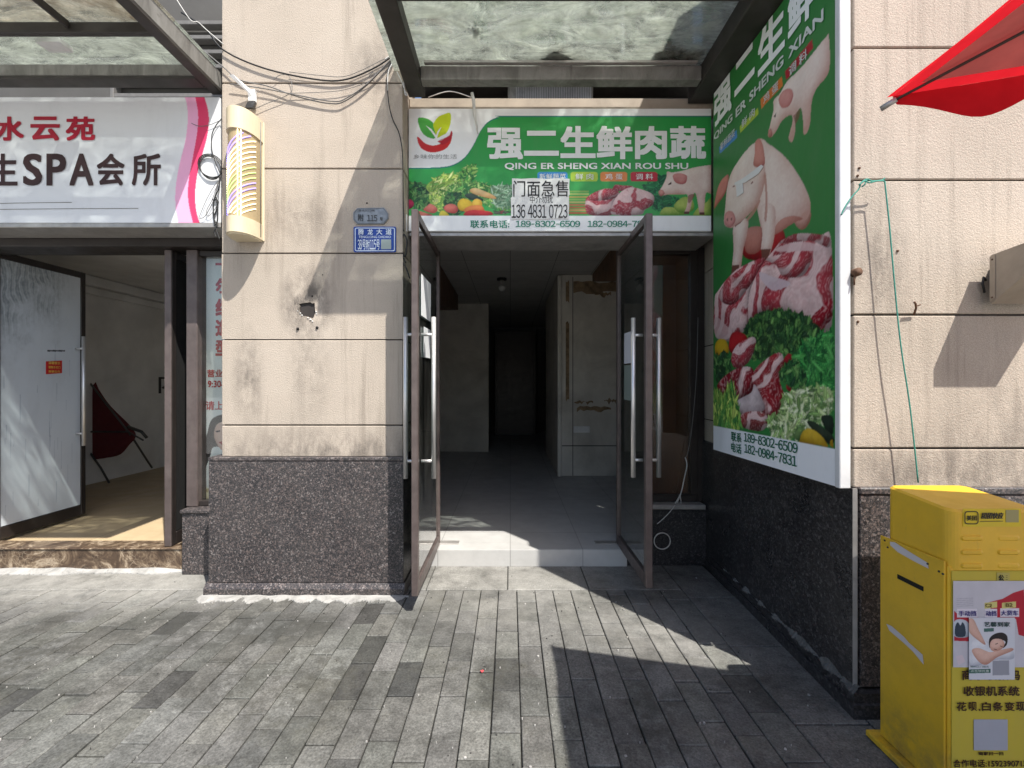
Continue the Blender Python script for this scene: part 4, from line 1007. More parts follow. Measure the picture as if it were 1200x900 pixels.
# ================================================================== TALL SIGN BOARD ON THE RETURN WALL
SB = thing('side_sign', 'tall green meat poster board with two pigs on the wall right of the doors', 'sign', (1.54, 2.75, 1.03))
BA, BB = 1.583, -0.0275
def bX(D): return BA+BB*D
bD0, bD1, bz0, bz1 = 3.34, 2.135, 1.03, 3.635
def bpx(px, py):
    D = BA/((px-CX)/F-BB); return (D, H-(py-CY)/F*D)
RES = 0.0042
cw, ch = int((bD0-bD1)/RES), int((bz1-bz0)/RES)
def Tb(px, py):
    D, z = bpx(px, py); return ((bD0-D)/(bD0-bD1)*cw, (bz1-z)/(bz1-bz0)*ch)
cv = Canvas(cw, ch, Tb, C(50, 122, 60))
gn = vnoise(ch, cw, 160, 5)[..., None]; cv.a = cv.a*(0.92+0.2*gn)
z7 = lambda x, y: (820+x/2.727, y/2.727)
z3 = lambda x, y: (830+x/5.297, 260+y/5.294)
z4 = lambda x, y: (830+x/5.0, 380+y/5.0)
# pills under the title
for pl, c_ in (([(62, 470), (118, 415), (120, 440), (64, 492)], (70, 140, 200)), ([(128, 405), (186, 345), (188, 365), (130, 425)], (172, 196, 60)), ([(194, 318), (262, 245), (266, 275), (197, 348)], (214, 120, 50)), ([(272, 230), (358, 128), (362, 155), (276, 258)], (168, 26, 44))):
    cv.fill([z7(*p) for p in pl], C(*c_))
# running pig
cv.shade([z7(*p) for p in [(218, 432), (226, 395), (236, 350), (236, 322), (256, 300), (280, 260), (320, 222), (370, 160), (404, 118), (412, 120), (412, 228), (372, 285), (357, 330), (352, 395), (340, 428), (330, 425), (330, 390), (322, 345), (306, 375), (304, 425), (294, 456), (284, 440), (296, 390), (290, 368), (262, 388), (244, 420), (228, 438)]], PIGD, PIGL, 11, 61, .12)
cv.shade([z7(*p) for p in [(252, 318), (268, 290), (292, 285), (298, 310), (284, 340), (262, 345)]], C(180, 96, 96), C(218, 158, 150), 5, 62, .2)
cv.fill([z7(*p) for p in [(236, 372), (244, 362), (242, 376)]], C(70, 36, 34)); cv.shade([z7(*p) for p in [(219, 420), (228, 412), (232, 432), (222, 440)]], C(150, 74, 70), C(214, 150, 140), 3, 63, .1)
cv.fill([z7(*p) for p in [(298, 372), (322, 346), (318, 372), (306, 400)]], C(120, 60, 52), alpha=.7)
# standing pig
cv.shade([z7(*p) for p in [(150, 740), (200, 735), (240, 735), (268, 740), (270, 790), (220, 830), (150, 826), (135, 790)]], C(90, 14, 20), C(176, 36, 40), 8, 64, .4)
def pz(pts, a, b, rad, seed, tex=.12, **k): cv.shade([z7(*p) for p in pts], a, b, rad, seed, tex, **k)
PK = C(206, 150, 136)
pz([(300, 690), (330, 655), (352, 670), (352, 706), (330, 734), (308, 722)], C(150, 92, 78), C(214, 172, 158), 6, 70)
pz([(186, 452), (225, 464), (275, 505), (315, 560), (342, 612), (354, 655), (348, 690), (330, 708), (300, 712), (262, 738), (235, 752), (205, 748), (190, 700), (176, 600)], PIGD, PIGL, 16, 65, .14)
pz([(262, 738), (300, 712), (330, 700), (300, 690), (262, 700), (238, 730), (236, 752)], C(168, 104, 92), C(206, 150, 136), 7, 71)
pz([(148, 735), (200, 728), (198, 790), (172, 812), (146, 800)], C(150, 84, 74), C(200, 136, 122), 7, 72)
pz([(110, 712), (152, 700), (152, 745), (139, 800), (129, 862), (104, 868), (108, 800)], PIGD, PIGL, 9, 73)
pz([(196, 660), (238, 660), (240, 742), (228, 800), (214, 826), (196, 800), (200, 750)], PIGD, PIGL, 9, 74)
pz([(120, 520), (148, 482), (180, 456), (200, 482), (208, 545), (204, 600), (182, 656), (142, 700), (112, 724), (92, 727), (78, 712), (82, 660), (88, 600), (100, 555)], PIGD, PIGL, 13, 75, .14)
pz([(178, 454), (192, 445), (203, 470), (208, 522), (192, 534), (172, 528), (176, 490)], C(170, 84, 78), C(216, 146, 134), 5, 66, .2)
pz([(92, 558), (62, 590), (46, 664), (58, 652), (84, 612)], C(160, 72, 62), C(214, 140, 124), 4, 67, .2)
pz([(80, 688), (92, 674), (108, 680), (114, 706), (98, 727), (81, 716)], C(170, 84, 84), C(226, 158, 152), 4, 68, .1)
for q in ([(86, 700), (91, 697), (91, 706), (87, 707)], [(99, 698), (104, 695), (104, 704), (100, 706)], [(112, 722), (130, 710), (146, 694), (131, 712), (114, 725)], [(105, 596), (111, 591), (112, 596), (107, 599)], [(162, 587), (169, 579), (171, 583), (165, 590)]): cv.fill([z7(*p) for p in q], C(134, 78, 70))
for q in ([(206, 700), (210, 640), (206, 560), (212, 560), (217, 650), (213, 705)], [(150, 700), (170, 672), (190, 640), (193, 646), (176, 680), (154, 706)]): cv.fill([z7(*p) for p in q], C(186, 128, 114), smooth=3, alpha=.8)
for q in ([(104, 848), (127, 846), (122, 872), (100, 880)], [(196, 797), (227, 795), (218, 828), (198, 828)]): cv.fill([z7(*p) for p in q], C(112, 70, 60))
# heaps of meat
cv.meat([z3(*p) for p in [(40, 480), (60, 430), (120, 350), (200, 280), (330, 225), (350, 240), (300, 360), (255, 450), (255, 640), (180, 700), (120, 740), (40, 690)]], 71, 15, .5, ang=.8)
cv.meat([z3(*p) for p in [(70, 450), (120, 360), (220, 280), (310, 265), (300, 330), (240, 420), (160, 510), (90, 500)]], 72, 16, .20)
cv.fill([z3(*p) for p in [(45, 590), (110, 640), (150, 690), (110, 730), (45, 710)]], C(214, 186, 184), alpha=.7, smooth=4)
cv.meat([z3(*p) for p in [(255, 640), (255, 450), (320, 290), (410, 170), (470, 105), (580, 75), (700, 80), (760, 110), (764, 640), (640, 650), (500, 560), (330, 560)]], 73, 17, .55, ang=1.1)
cv.meat([z3(*p) for p in [(440, 130), (540, 75), (700, 80), (758, 110), (740, 160), (640, 120), (500, 130)]], 74, 9, .22)
cv.meat([z3(*p) for p in [(360, 230), (500, 190), (600, 180), (640, 220), (590, 330), (470, 340), (420, 270)]], 75, 20, .22)
cv.fill([z3(*p) for p in [(410, 170), (520, 130), (640, 130), (700, 170), (640, 180), (520, 180), (440, 185)]], C(222, 192, 192), smooth=4, alpha=.8)
cv.fill([z3(*p) for p in [(320, 310), (400, 340), (500, 370), (490, 400), (400, 425), (330, 360)]], C(214, 196, 204), smooth=4, alpha=.85)
cv.meat([z3(*p) for p in [(640, 590), (700, 530), (762, 470), (764, 600), (690, 650), (640, 640)]], 76, 12, .18, (150, 20, 40))
# vegetables and steaks
cv.fill([z4(*p) for p in [(240, 30), (330, -40), (480, -55), (590, -10), (630, 60), (550, 130), (420, 165), (300, 190), (255, 180)]], C(26, 46, 28), smooth=4)
cv.leaves([z4(*p) for p in [(220, 20), (330, -60), (480, -70), (600, -20), (650, 60), (560, 140), (420, 170), (300, 200), (250, 190)]], 1500, 5.5, [(44, 80, 44), (60, 106, 54), (30, 62, 36), (92, 134, 70), (36, 70, 40)], 81, .5, jag=.8)
for pl, a, b in (([(40, 130), (60, 90), (100, 90), (120, 140), (110, 180), (50, 180)], (170, 120, 16), (226, 190, 40)), ([(120, 130), (140, 50), (200, 50), (230, 90), (180, 150), (140, 170)], (110, 12, 18), (190, 36, 44)), ([(455, 360), (480, 310), (500, 330), (500, 380), (470, 390)], (120, 16, 30), (200, 56, 64)), ([(440, 210), (470, 170), (490, 190), (470, 230)], (120, 16, 30), (196, 50, 60)), ([(490, 440), (520, 390), (530, 420), (510, 450)], (120, 16, 30), (196, 50, 60))):
    cv.shade([z4(*p) for p in pl], C(*a), C(*b), 6, pl[0][0]+3, .2)
cv.leaves([z4(*p) for p in [(40, 200), (90, 170), (130, 210), (110, 310), (45, 320)]], 200, 7, G_DARK, 82, .4)
cv.meat([z4(*p) for p in [(135, 190), (170, 120), (250, 75), (280, 100), (250, 200), (200, 250), (150, 250)]], 83, 13, .3)
cv.meat([z4(*p) for p in [(50, 370), (100, 300), (180, 255), (260, 260), (265, 380), (200, 430), (100, 445)]], 84, 22, .14, (142, 26, 42))
cv.meat([z4(*p) for p in [(260, 290), (330, 210), (420, 165), (445, 240), (420, 330), (450, 440), (410, 520), (350, 560), (300, 480), (270, 380)]], 85, 14, .3, (150, 30, 42), ang=1.2)
cv.shade([z4(*p) for p in [(170, 450), (250, 400), (270, 350), (310, 420), (330, 500), (240, 520), (190, 520)]], C(140, 120, 122), C(222, 206, 208), 7, 86, .4)
cv.meat([z4(*p) for p in [(180, 540), (240, 510), (330, 520), (350, 580), (300, 625), (190, 595)]], 87, 9, .6, (150, 60, 60))
cv.leaves([z4(*p) for p in [(40, 400), (90, 440), (130, 350), (170, 450), (180, 600), (40, 590)]], 330, 13, G_LIGHT[:3]+G_MID[:2], 88, .22, -1.5)
cv.leaves([z4(*p) for p in [(520, 180), (600, 110), (720, 80), (726, 380), (640, 370), (560, 300)]], 800, 10, [(40, 120, 56), (60, 146, 70), (30, 96, 50), (84, 164, 84)], 89, .16)
cv.leaves([z4(*p) for p in [(420, 280), (500, 220), (560, 300), (540, 400), (450, 330)]], 200, 7, G_DARK, 90)
cv.leaves([z4(*p) for p in [(350, 560), (430, 520), (440, 430), (560, 390), (700, 380), (726, 460), (660, 560), (560, 640), (440, 670), (370, 630)]], 1000, 7, [(150, 180, 110), (120, 156, 90), (190, 206, 150), (96, 130, 80), (206, 216, 176)], 91, .3)
cv.shade([z4(*p) for p in [(660, 540), (726, 540), (728, 640), (690, 620)]], C(16, 26, 20), C(50, 66, 54), 6, 92, .2)
cv.shade([z4(*p) for p in [(580, 580), (620, 570), (728, 650), (728, 700), (690, 690)]], C(16, 26, 20), C(60, 76, 58), 6, 93, .2)
cv.shade([z4(*p) for p in [(530, 680), (560, 620), (600, 610), (660, 650), (700, 714), (640, 706), (560, 696)]], C(150, 116, 20), C(226, 190, 60), 7, 94, .3)
cv.shade([z4(*p) for p in [(710, 700), (724, 670), (730, 720)]], C(150, 116, 20), C(226, 190, 60), 5, 95, .3)
cv.shade([z4(*p) for p in [(500, 660), (515, 620), (540, 640), (530, 680)]], C(60, 90, 50), C(130, 160, 100), 5, 96, .3)
zw = 1.208
cv.fill([(0, (bz1-zw)/(bz1-bz0)*ch), (cw, (bz1-zw)/(bz1-bz0)*ch), (cw, ch), (0, ch)], C(238, 240, 244), raw=True)
mb = MB(); mb.prism([(bX(bD0)+.004, bD0), (bX(bD1)+.004, bD1), (1.572, bD1-.0), (1.625, bD0)], 'z', bz0, bz1)
mb.build('sign_box', M['whiteedge'], SB)
mb = MB(); mb.box(bX(bD1)-.003, 1.574, bD1-.034, bD1-.001, bz0-.004, bz1+.005, .004); mb.build('edge_trim', M['whiteedge'], SB)
o = Vector((bX(bD0), bD0, bz0)); ex = Vector((bX(bD1)-bX(bD0), bD1-bD0, 0))
cv.build('printed_face', (o, tuple(ex), (0, 0, bz1-bz0)), SB, M['print'])
def frb(D, z): return (bX(D)-.004, D, z)
class _R: pass
def board_text(body, D0, D1, zb, zt, c, bold):
    mb = MB(); mb.text(body, (0, zb, D0-D1, zt), lambda u, w: frb(D0-u, w), bold, 0, c); return mb.build('lettering', M['ink'], SB, recalc=False)
D_a = bpx(837.3, 0)[0]; D_b = bpx(958, 0)[0]
zt_, zb_ = bpx(845, 97)[1], bpx(845, 146)[1]
cw4 = 0.297; x_ = D_a
for ch_, (pa, pb) in (('强', (837.3, 858)), ('二', (861.5, 885)), ('生', (889, 920.5)), ('鲜', (924, 956))):
    Da, Db = bpx(pa, 0)[0], bpx(pb, 0)[0]
    if ch_ == '二': board_text(ch_, Da, Db, 3.43-.01, 3.43+.20, C(232, 236, 234), .034)
    else: board_text(ch_, Da, Db, 3.37, 3.63, C(232, 236, 234), .034)
for wd, (pa, pb) in (('QING', (837.5, 859)), ('ER', (863, 875)), ('SHENG', (879, 919)), ('XIAN', (925, 966))):
    board_text(wd, bpx(pa, 0)[0], bpx(pb, 0)[0], 3.275, 3.335, C(206, 212, 208), .022)
for wd, (x0_, y0_, x1_, y1_), yy in (('新鲜蔬菜', (68, 0, 114, 0), (458, 478)), ('鲜 肉', (136, 0, 178, 0), (385, 402)), ('鸡 蛋', (206, 0, 254, 0), (306, 330)), ('调 料', (288, 0, 346, 0), (214, 242))):
    Da, Db = bpx(z7(x0_, 0)[0], 0)[0], bpx(z7(x1_, 0)[0], 0)[0]
    zA = bpx(z7(x0_, yy[0])[0], z7(0, yy[0])[1])[1]
    board_text(wd, Da, Db, zA-.055, zA+.0, C(214, 218, 216), .006)
gcol = C(20, 104, 76)
for tx, (pa, pb), (ya, yb) in (('联系', (857.5, 869.5), (505.5, 516.5)), ('189-8302-6509', (872.5, 935.5), (507, 517.2)), ('电话', (857.5, 869.5), (518, 529)), ('182-0984-7831', (873, 934.5), (520, 530.3))):
    z_t = bpx(pa, ya)[1]; z_b = bpx(pa, yb)[1]
    board_text(tx, bpx(pa, 0)[0], bpx(pb, 0)[0], z_b, z_t, gcol, .010 if tx[0] == '1' else .014)
for i, pl in enumerate(([(862, 217), (874, 214), (890, 203.5), (895.5, 195), (893, 193), (884, 200), (870, 210), (862, 214)], [(863.5, 217), (871, 214.5), (872, 226), (864.5, 231)])):
    mb = MB(); q = [bpx(*p) for p in pl]
    mb.slab([(bX(D)-.004, D, z) for D, z in q], (-.0025, 0, 0), 0, C(226, 226, 224))
    mb.build('torn_paper', M['paper'], label=('torn white paper strip running slantwise over the standing pig on the green board', 'torn white paper square at the strip end beside the pig snout on the green board')[i], cat='paper scrap')
# ================================================================== SPA SHOP (left bay)
mb = MB(); mb.box(-5.65, -2.1, 3.84, 8.6, 0.0, 0.172); mb.build('spa_floor', M['tanfloor'], kind='structure', at_base=False)
mb = MB(); mb.box(-5.7, -2.1, 3.99, 8.6, 2.93, 2.97); mb.build('spa_ceiling', M['spawall'], kind='structure', at_base=False)
mb = MB(); mb.box(-5.70, -5.605, 3.7, 8.6, 0.0, 3.0); mb.box(-5.7, -2.0, 8.6, 8.7, 0.0, 3.0); mb.box(-1.93, -1.84, 3.73, 8.6, 0.0, 3.0); mb.build('spa_wall', M['spawall'], kind='structure', at_base=False)
CO = thing('ceiling_cornice', 'stepped plaster cornice along the left wall inside the spa shop', 'cornice', (-5.5, 6.2, 2.7))
mb = MB(); mb.box(-5.603, -5.45, 4.0, 8.55, 2.80, 2.925, .01); mb.build('moulding', M['spawall'], CO)
mb = MB(); mb.box(-5.603, -5.54, 4.0, 8.55, 2.70, 2.797, .01); mb.build('moulding', M['spawall'], CO)
mb = MB(); mb.box(-5.60, -2.60, 3.665, 3.838, 0.0, 0.176, .006); mb.box(-5.60, -2.60, 3.655, 3.838, 0.177, 0.19, .004); mb.build('door_step', M['marble'], label='brown veined marble step of the spa shop doorway', cat='step')
mb = MB(); 
cement_smear(((-5.6, 3.65, 0), (-2.25, 3.66, 0)), 0.03, 12, 0.06).build('mortar_strip', M['cement'], label='smeared grey mortar along the foot of the brown marble step', cat='mortar')
mb = MB(); mb.box(-2.60, -2.10, 3.60, 3.86, 0.0, 0.485, .004); mb.box(-2.61, -2.10, 3.585, 3.86, 0.487, 0.515, .006); mb.build('granite_plinth', M['granite'], label='small granite plinth under the spa window, left of the granite pier', cat='plinth')
SW = thing('shopfront_frame', 'dark brown spa shopfront frame with a narrow poster window beside the pier', 'shopfront', (-3.4, 3.75, 0.19))
mb = MB(); mb.box(-5.6, -2.10, 3.60, 3.86, 2.60, 2.80, .006); mb.box(-5.6, -2.10, 3.70, 3.995, 2.801, 3.05); mb.build('header', M['dframe'], SW)
mb = MB(); mb.box(gx(222, 3.72), gx(235, 3.72), 3.68, 3.80, 0.517, 2.598, .005); mb.build('window_post', M['frame'], SW)
mb = MB(); mb.box(gx(235, 3.74)+.002, -2.10, 3.70, 3.77, 0.517, 0.56, .004); mb.build('window_frame', M['dframe'], SW)
mb = MB(); mb.box(gx(235, 3.74)+.002, -2.10, 3.70, 3.77, 2.55, 2.597, .004); mb.build('window_frame', M['dframe'], SW)
mb = MB(); mb.box(gx(235, 3.74)+.002, -2.09, 3.735, 3.741, 0.562, 2.548); mb.build('window_pane', mk_glass('clear_glass', (.93, .95, .95, 1), .02, .8), SW)
mb = MB(); mb.box(-5.6, -4.40, 3.72, 3.80, 0.192, 2.598, .004); mb.build('side_panel', M['dframe'], SW)
# poster behind the narrow window
WP = thing('window_poster', 'pale blue hair salon poster with red characters and a long-haired woman in the narrow window', 'poster', (-2.35, 3.80, 0.57))
pD = 3.79; pu0, pu1, pw0, pw1 = 233.0, 300.0, 592.0, 290.0
cv = Canvas(134, 604, lambda x, y: ((x-pu0)*2, (y-pw1)*2), C(236, 238, 232))
cv.a *= np.linspace(0.9, 1.05, 604)[:, None, None]
cv.shade([(238, 592), (240, 556), (248, 543), (262, 540), (290, 545), (296, 592)], C(190, 170, 110), C(232, 222, 190), 14, 1, .2)
cv.shade([(236, 560), (241, 548), (254, 538), (270, 540), (280, 560), (262, 575), (244, 572)], C(206, 206, 200), C(240, 240, 236), 12, 2, .1)
cv.fill([(236, 560), (240, 540), (238, 524), (243, 508), (246, 496), (251, 489), (264, 485), (276, 488), (282, 510), (284, 536), (272, 540), (262, 526), (250, 524), (246, 536)], C(34, 24, 22), smooth=5)
cv.shade([(252, 502), (256, 496), (266, 494), (273, 502), (271, 518), (263, 528), (256, 523), (251, 512)], C(200, 150, 126), C(240, 206, 186), 8, 3, .05)
for pl in ([(252.5, 505), (258, 504), (258, 506), (253.5, 506.5)], [(265, 504), (270, 505), (269, 506.5)]): cv.fill(pl, C(40, 26, 24))
cv.fill([(256, 518), (260, 517), (265, 519), (260, 521)], C(176, 50, 56))
for i in range(5): cv.fill([(240+i*9, 575+i), (260+i*9, 560), (262+i*9, 561), (243+i*9, 577+i)], C(150, 120, 60), alpha=.6)
cv.build('printed_face', (P(pu0, pw0, pD), P(pu1, pw0, pD)-P(pu0, pw0, pD), P(pu0, pw1, pD)-P(pu0, pw0, pD)), WP, M['print'])
mb = MB(); a_ = P(pu0, pw1, pD+.003); b_ = P(pu1, pw0, pD+.003); mb.box(a_.x, b_.x, pD+.003, pD+.008, b_.z, a_.z); mb.build('backing_sheet', M['white'], WP)
frw = lambda u, w: tuple(P(u, w, pD-.003)); red = C(186, 36, 36)
for ch_, (y0_, y1_) in (('一', (308, 311)), ('尔', (326, 344)), ('红', (350, 370)), ('造', (374, 394)), ('型', (398, 417))):
    sign_text(ch_, 252.5, y0_, 270, y1_, red, .04, WP, idc, frw)
sign_text('营业时间', 243, 433, 279, 442, red, .02, WP, idc, frw); sign_text('9:30-22:00', 243.5, 446, 282, 454, red, .02, WP, idc, frw); sign_text('请上二楼', 241, 470, 283, 480.5, red, .02, WP, idc, frw)

# left leaf, opened inwards: white film on the glass
SL = glass_leaf('film-covered glass door leaf of the spa shop, opened inwards with a red sticker on it', -4.335, -4.29, 3.78, 4.60, 0.20, 2.63, (0.90, 1.98), (.07,), M['dframe'], 4.50, 'glass doors of the spa shop', 'glass', .10)
cv = Canvas(220, 600, lambda u, w: (u*220, (1-w)*600), C(206, 214, 222))
cv.a *= (0.93+0.12*vnoise(600, 220, 120, 9))[..., None]
yy = np.linspace(1, 0, 600)[:, None]; xx = np.linspace(0, 1, 220)[None, :]
wv = vnoise(600, 220, 50, 17); tt = np.sin((xx*30+yy*7+wv*5)*3.0)+np.sin((xx*75+yy*12+wv*9)*3.0)*.8
mk_ = np.clip((yy-0.60-0.20*xx+(wv-0.5)*.3)*5, 0, 1)*np.clip((1.02-xx*1.0)*2.2, 0, 1)
k_ = (np.clip(tt*0.35+0.5, 0, 1)*mk_)[..., None]
fn = vnoise(600, 220, 6, 5)[..., None]; k_ = np.clip(k_*0.45*mk_[..., None]+mk_[..., None]*0.5*fn, 0, .75)
cv.a = cv.a*(1-k_)+np.array(C(96, 108, 114)[:3])*k_
for i in range(26):
    u0 = random.random(); w0 = random.random()*.6; L = random.uniform(.02, .12)
    cv.fill([(u0, w0), (u0+.006, w0), (u0+.008, w0+L), (u0+.001, w0+L)], C(150, 164, 180), alpha=.6)
cv.fill([(.55, .665), (.78, .67), (.78, .676), (.55, .671)], C(50, 54, 60))
cv.build('window_film', (Vector((-4.302, 3.83, 0.305)), (0, .72, 0), (0, 0, 2.265)), SL, mk_print('frosted_film', .25, .15))
mb = MB(); q = (-4.296, 0, 0)
frs = lambda u, w: (-4.2955, u, w)
D0s, D1s = 4.21, 4.36
mb.slab([(-4.299, D0s, 1.60), (-4.299, D1s, 1.615), (-4.299, D1s, 1.735), (-4.299, D0s, 1.72)], (.002, 0, 0), 0, C(196, 30, 36)); RS = thing('red_sticker', 'small red notice sticker with yellow print on the film-covered spa door', 'sticker', (-4.3, 4.28, 1.6)); mb.build('sticker', M['paper'], RS)
for tx, z0_, z1_ in (('温馨提示', 1.695, 1.722), ('请随手关门', 1.655, 1.68), ('谢谢合作', 1.617, 1.64)):
    mb = MB(); mb.text(tx, (D0s+.02, z0_, D1s-.02, z1_), frs, .01, 0, C(236, 200, 90)); mb.build('lettering', M['ink'], RS, recalc=False)
SR = glass_leaf('narrow dark door leaf of the spa shop, opened inwards beside the poster window', -2.80, -2.745, 3.69, 4.5, 0.195, 2.597, (0.90, 1.98), (-.07,), M['dframe'], 4.40, 'glass doors of the spa shop', 'glass', .10)
mb = MB(); mb.box(-2.758, -2.753, 3.74, 4.45, 0.30, 2.54); mb.build('pocket_shade', M['black'], SR)  # black sheet stands for the shade between leaf and window
mb = MB(); mb.box(-2.80, -2.745, 3.680, 3.689, 0.195, 2.597, .003); mb.build('edge_strip', M['frame'], SR)
# folded red lounger leaning on the left wall
RL = thing('folding_lounger', 'red folded lounger, coloured dark for the shade, leaning on the white wall inside the spa shop', 'lounger', (-5.2, 6.3, 0.172))
lD = 6.1
def L3(px, py, D=lD): return tuple(P(px, py, D))
mb = MB(); mb.slab([L3(*p) for p in smooth_poly([(104, 446), (110, 456), (124, 476), (148, 500), (154, 512), (146, 522), (136, 533), (120, 537), (108, 535), (102, 500)], 3)], (0.02, 0.05, 0)); mb.build('cloth_seat', M['redseat'], RL)
mb = MB()
mb.tube([L3(104, 447, lD-.02), L3(152, 508, lD-.02), L3(178, 548, lD+.62)], .013, 8); mb.tube([L3(105, 530, lD-.02), L3(118, 548, lD-.02), L3(128, 566, lD)], .013, 8); mb.tube([L3(104, 506, lD-.02), L3(150, 506, lD-.02), L3(168, 516, lD-.02)], .011, 8); mb.tube([L3(150, 500, lD-.02), L3(166, 506, lD-.03), L3(172, 513, lD-.03)], .02, 8)
mb.build('tube_frame', M['rib'], RL)
mb = MB(); wfr = lambda u, w: (-5.600, u, w)
mb.text('内', (7.24, 1.36, 7.75, 1.68), wfr, .008, 0, C(30, 28, 28)); mb.build('wall_writing', M['ink'], label='black brushed character on the white inner wall of the spa shop', cat='writing', recalc=False)

# spa sign
SS = thing('shop_sign', 'white and pink spa shop sign on the left above the brown header', 'sign', (-3.9, 3.4, 2.69))
sD = 3.35
ax0, ax1 = -5.35, gx(258.5, sD); az0, az1 = gz(261, sD), gz(114, sD)
mb = MB(); mb.box(ax0, ax1, sD+.005, sD+.12, az0, az1, .004); mb.build('sign_box', M['whiteedge'], SS)
mb = MB(); mb.box(ax0, ax1+.0, sD-.004, sD+.24, az0-.036, az0-.003, .004); mb.build('bottom_rail', M['alu'], SS)
upx = lambda X: CX+X*F/sD
pxl = upx(ax0); wpx = 258.5-pxl
cv = Canvas(int(wpx*1.6), int(147*1.6), lambda x, y: ((x-pxl)*1.6, (y-114)*1.6), C(224, 226, 230))
z1_ = lambda x, y: (x/3.0, y/3.0)
sw1 = smooth_poly([(645, 335), (655, 360), (660, 420), (650, 500), (630, 580), (617, 660), (617, 730), (628, 790)], 5, False); sw2 = smooth_poly([(684, 335), (696, 400), (692, 470), (676, 560), (662, 640), (662, 710), (680, 790)], 5, False)
sw3 = smooth_poly([(716, 335), (733, 400), (730, 470), (712, 540), (694, 610), (686, 680), (690, 740), (704, 790)], 5, False)
cv.fill([z1_(*p) for p in sw1]+[z1_(*p) for p in sw2[::-1]], C(240, 176, 212)); cv.fill([z1_(*p) for p in sw2]+[z1_(*p) for p in sw3[::-1]], C(226, 66, 110))
cv.build('printed_face', (Vector((ax0+.004, sD, az0)), (ax1-ax0-.008, 0, 0), (0, 0, az1-az0)), SS, M['print'])
frs = lambda u, w: tuple(P(u, w, sD-.004))
crim = C(168, 24, 50); brn = C(58, 36, 36)
for tx, a, b in (('水', -6, 28), ('云', 35.7, 70), ('苑', 77, 111.5)): sign_text(tx, a, 136.5, b, 165, crim, .03, SS, idc, frs)
for tx, a, b in (('养', -55, -19), ('生', -14, 20.5), ('S', 27, 49.5), ('P', 54.5, 77.5), ('A', 81.5, 109.5), ('会', 113.5, 146), ('所', 154.5, 188.5)): sign_text(tx, a, 180, b, 217.5, brn, .022, SS, idc, frs)
for yy_, a, b in ((237.5, 0, 84), (244.5, 0, 162)):
    mb = MB(); mb.tube([P(a, yy_+.8, sD-.003), P((a+b)/2, yy_, sD-.003), P(b, yy_-.4, sD-.003)], .0018, 5); mb.build('vinyl_crease', M['greyc'], SS)

# ================================================================== BARBER POLE LAMP
BP = thing('barber_pole_lamp', 'lit barber pole lamp with cream caps on the left edge of the sunlit pier', 'barber pole', (-1.89, 3.2, 2.53))
bcx = -1.882
def dprof(sx, dep, n=20):
    pts = [(bcx+sx*math.cos(math.pi*k/n), 3.262-dep*math.sin(math.pi*k/n)**0.8) for k in range(n+1)]
    return [(bcx+sx, 3.283)]+pts+[(bcx-sx, 3.283)]
mb = MB(); mb.prism(dprof(.098, .185), 'z', 3.25, 3.395, 0); mb.prism(dprof(.094, .18), 'z', 3.395, 3.402); mb.build('top_cap', M['cream'], BP)
mb = MB(); mb.prism(dprof(.098, .185), 'z', 2.545, 2.655, 0); mb.prism(dprof(.090, .17), 'z', 2.535, 2.545); mb.build('bottom_cap', M['cream'], BP)
mb = MB(); mb.prism(dprof(.090, .174), 'z', 2.655, 3.25); mb.build('acrylic_tube', M['tube'], BP)
mb = MB(); mb.box(bcx-.104, bcx+.104, 3.284, 3.294, 2.54, 3.40, .004); mb.build('back_plate', M['cream'], BP)
def surf(t, z, dep=.178): 
    a = math.pi*t; return (bcx-.092*math.cos(a), 3.262-dep*math.sin(a)**0.8, z)
cols = {'led_strip_white': [2, 3, 4, 5, 6, 12, 13, 14, 15], 'led_strip_green': [7, 8, 9], 'led_strip_violet': [0, 1, 10, 11]}
for nm, ks in cols.items():
    mb = MB()
    for k in ks:
        zb = 3.19-k*0.0365
        pts = [surf(0.30+0.62*i/14, zb-0.10+0.20*(i/14)**0.8) for i in range(15)]
        pts = [p for p in pts if 2.665 < p[2] < 3.24]
        if len(pts) > 2: mb.tube(pts, .0032, 6)
        for i in range(5):
            q = surf(0.24+0.02*i, zb-.15+.010*i)
            if 2.665 < q[2] < 3.24: mb.ball(q, .0035, n=4)
    mb.build(nm, M['led1' if 'white' in nm else 'led3' if 'green' in nm else 'led2'], BP)
mb = MB()
for t in (.60, .66): mb.tube([surf(t, 2.66), surf(t, 3.245)], .003, 6)
mb.build('light_tube', M['led1'], BP)
mb = MB(); mb.tube([surf(.05, 3.39, .19), surf(.05, 2.55, .19)], .004, 6); mb.tube([(bcx+.099, 3.25, 3.38), (bcx+.104, 3.24, 3.0), (bcx+.10, 3.25, 2.56)], .003, 6); mb.build('edge_cord', M['greyc'], BP)
mb = MB()
mb.box(gx(293, 3.29), gx(301, 3.29), 3.262, 3.292, gz(120, 3.28), gz(106, 3.28), .003)
mb.slab([P(268, 88, 3.2), P(273, 87, 3.2), P(297, 108, 3.27), P(299, 116, 3.27), P(293, 118, 3.27), P(290, 108, 3.25)], (0, .012, 0))
mb.build('mounting_bracket', M['white'], BP)
mb = MB(); mb.slab([P(290, 119, 3.26), P(299, 119, 3.26), P(296, 126, 3.2), P(287, 126, 3.2)], (0, .02, 0)); mb.build('bracket_foot', M['blackc'], BP)

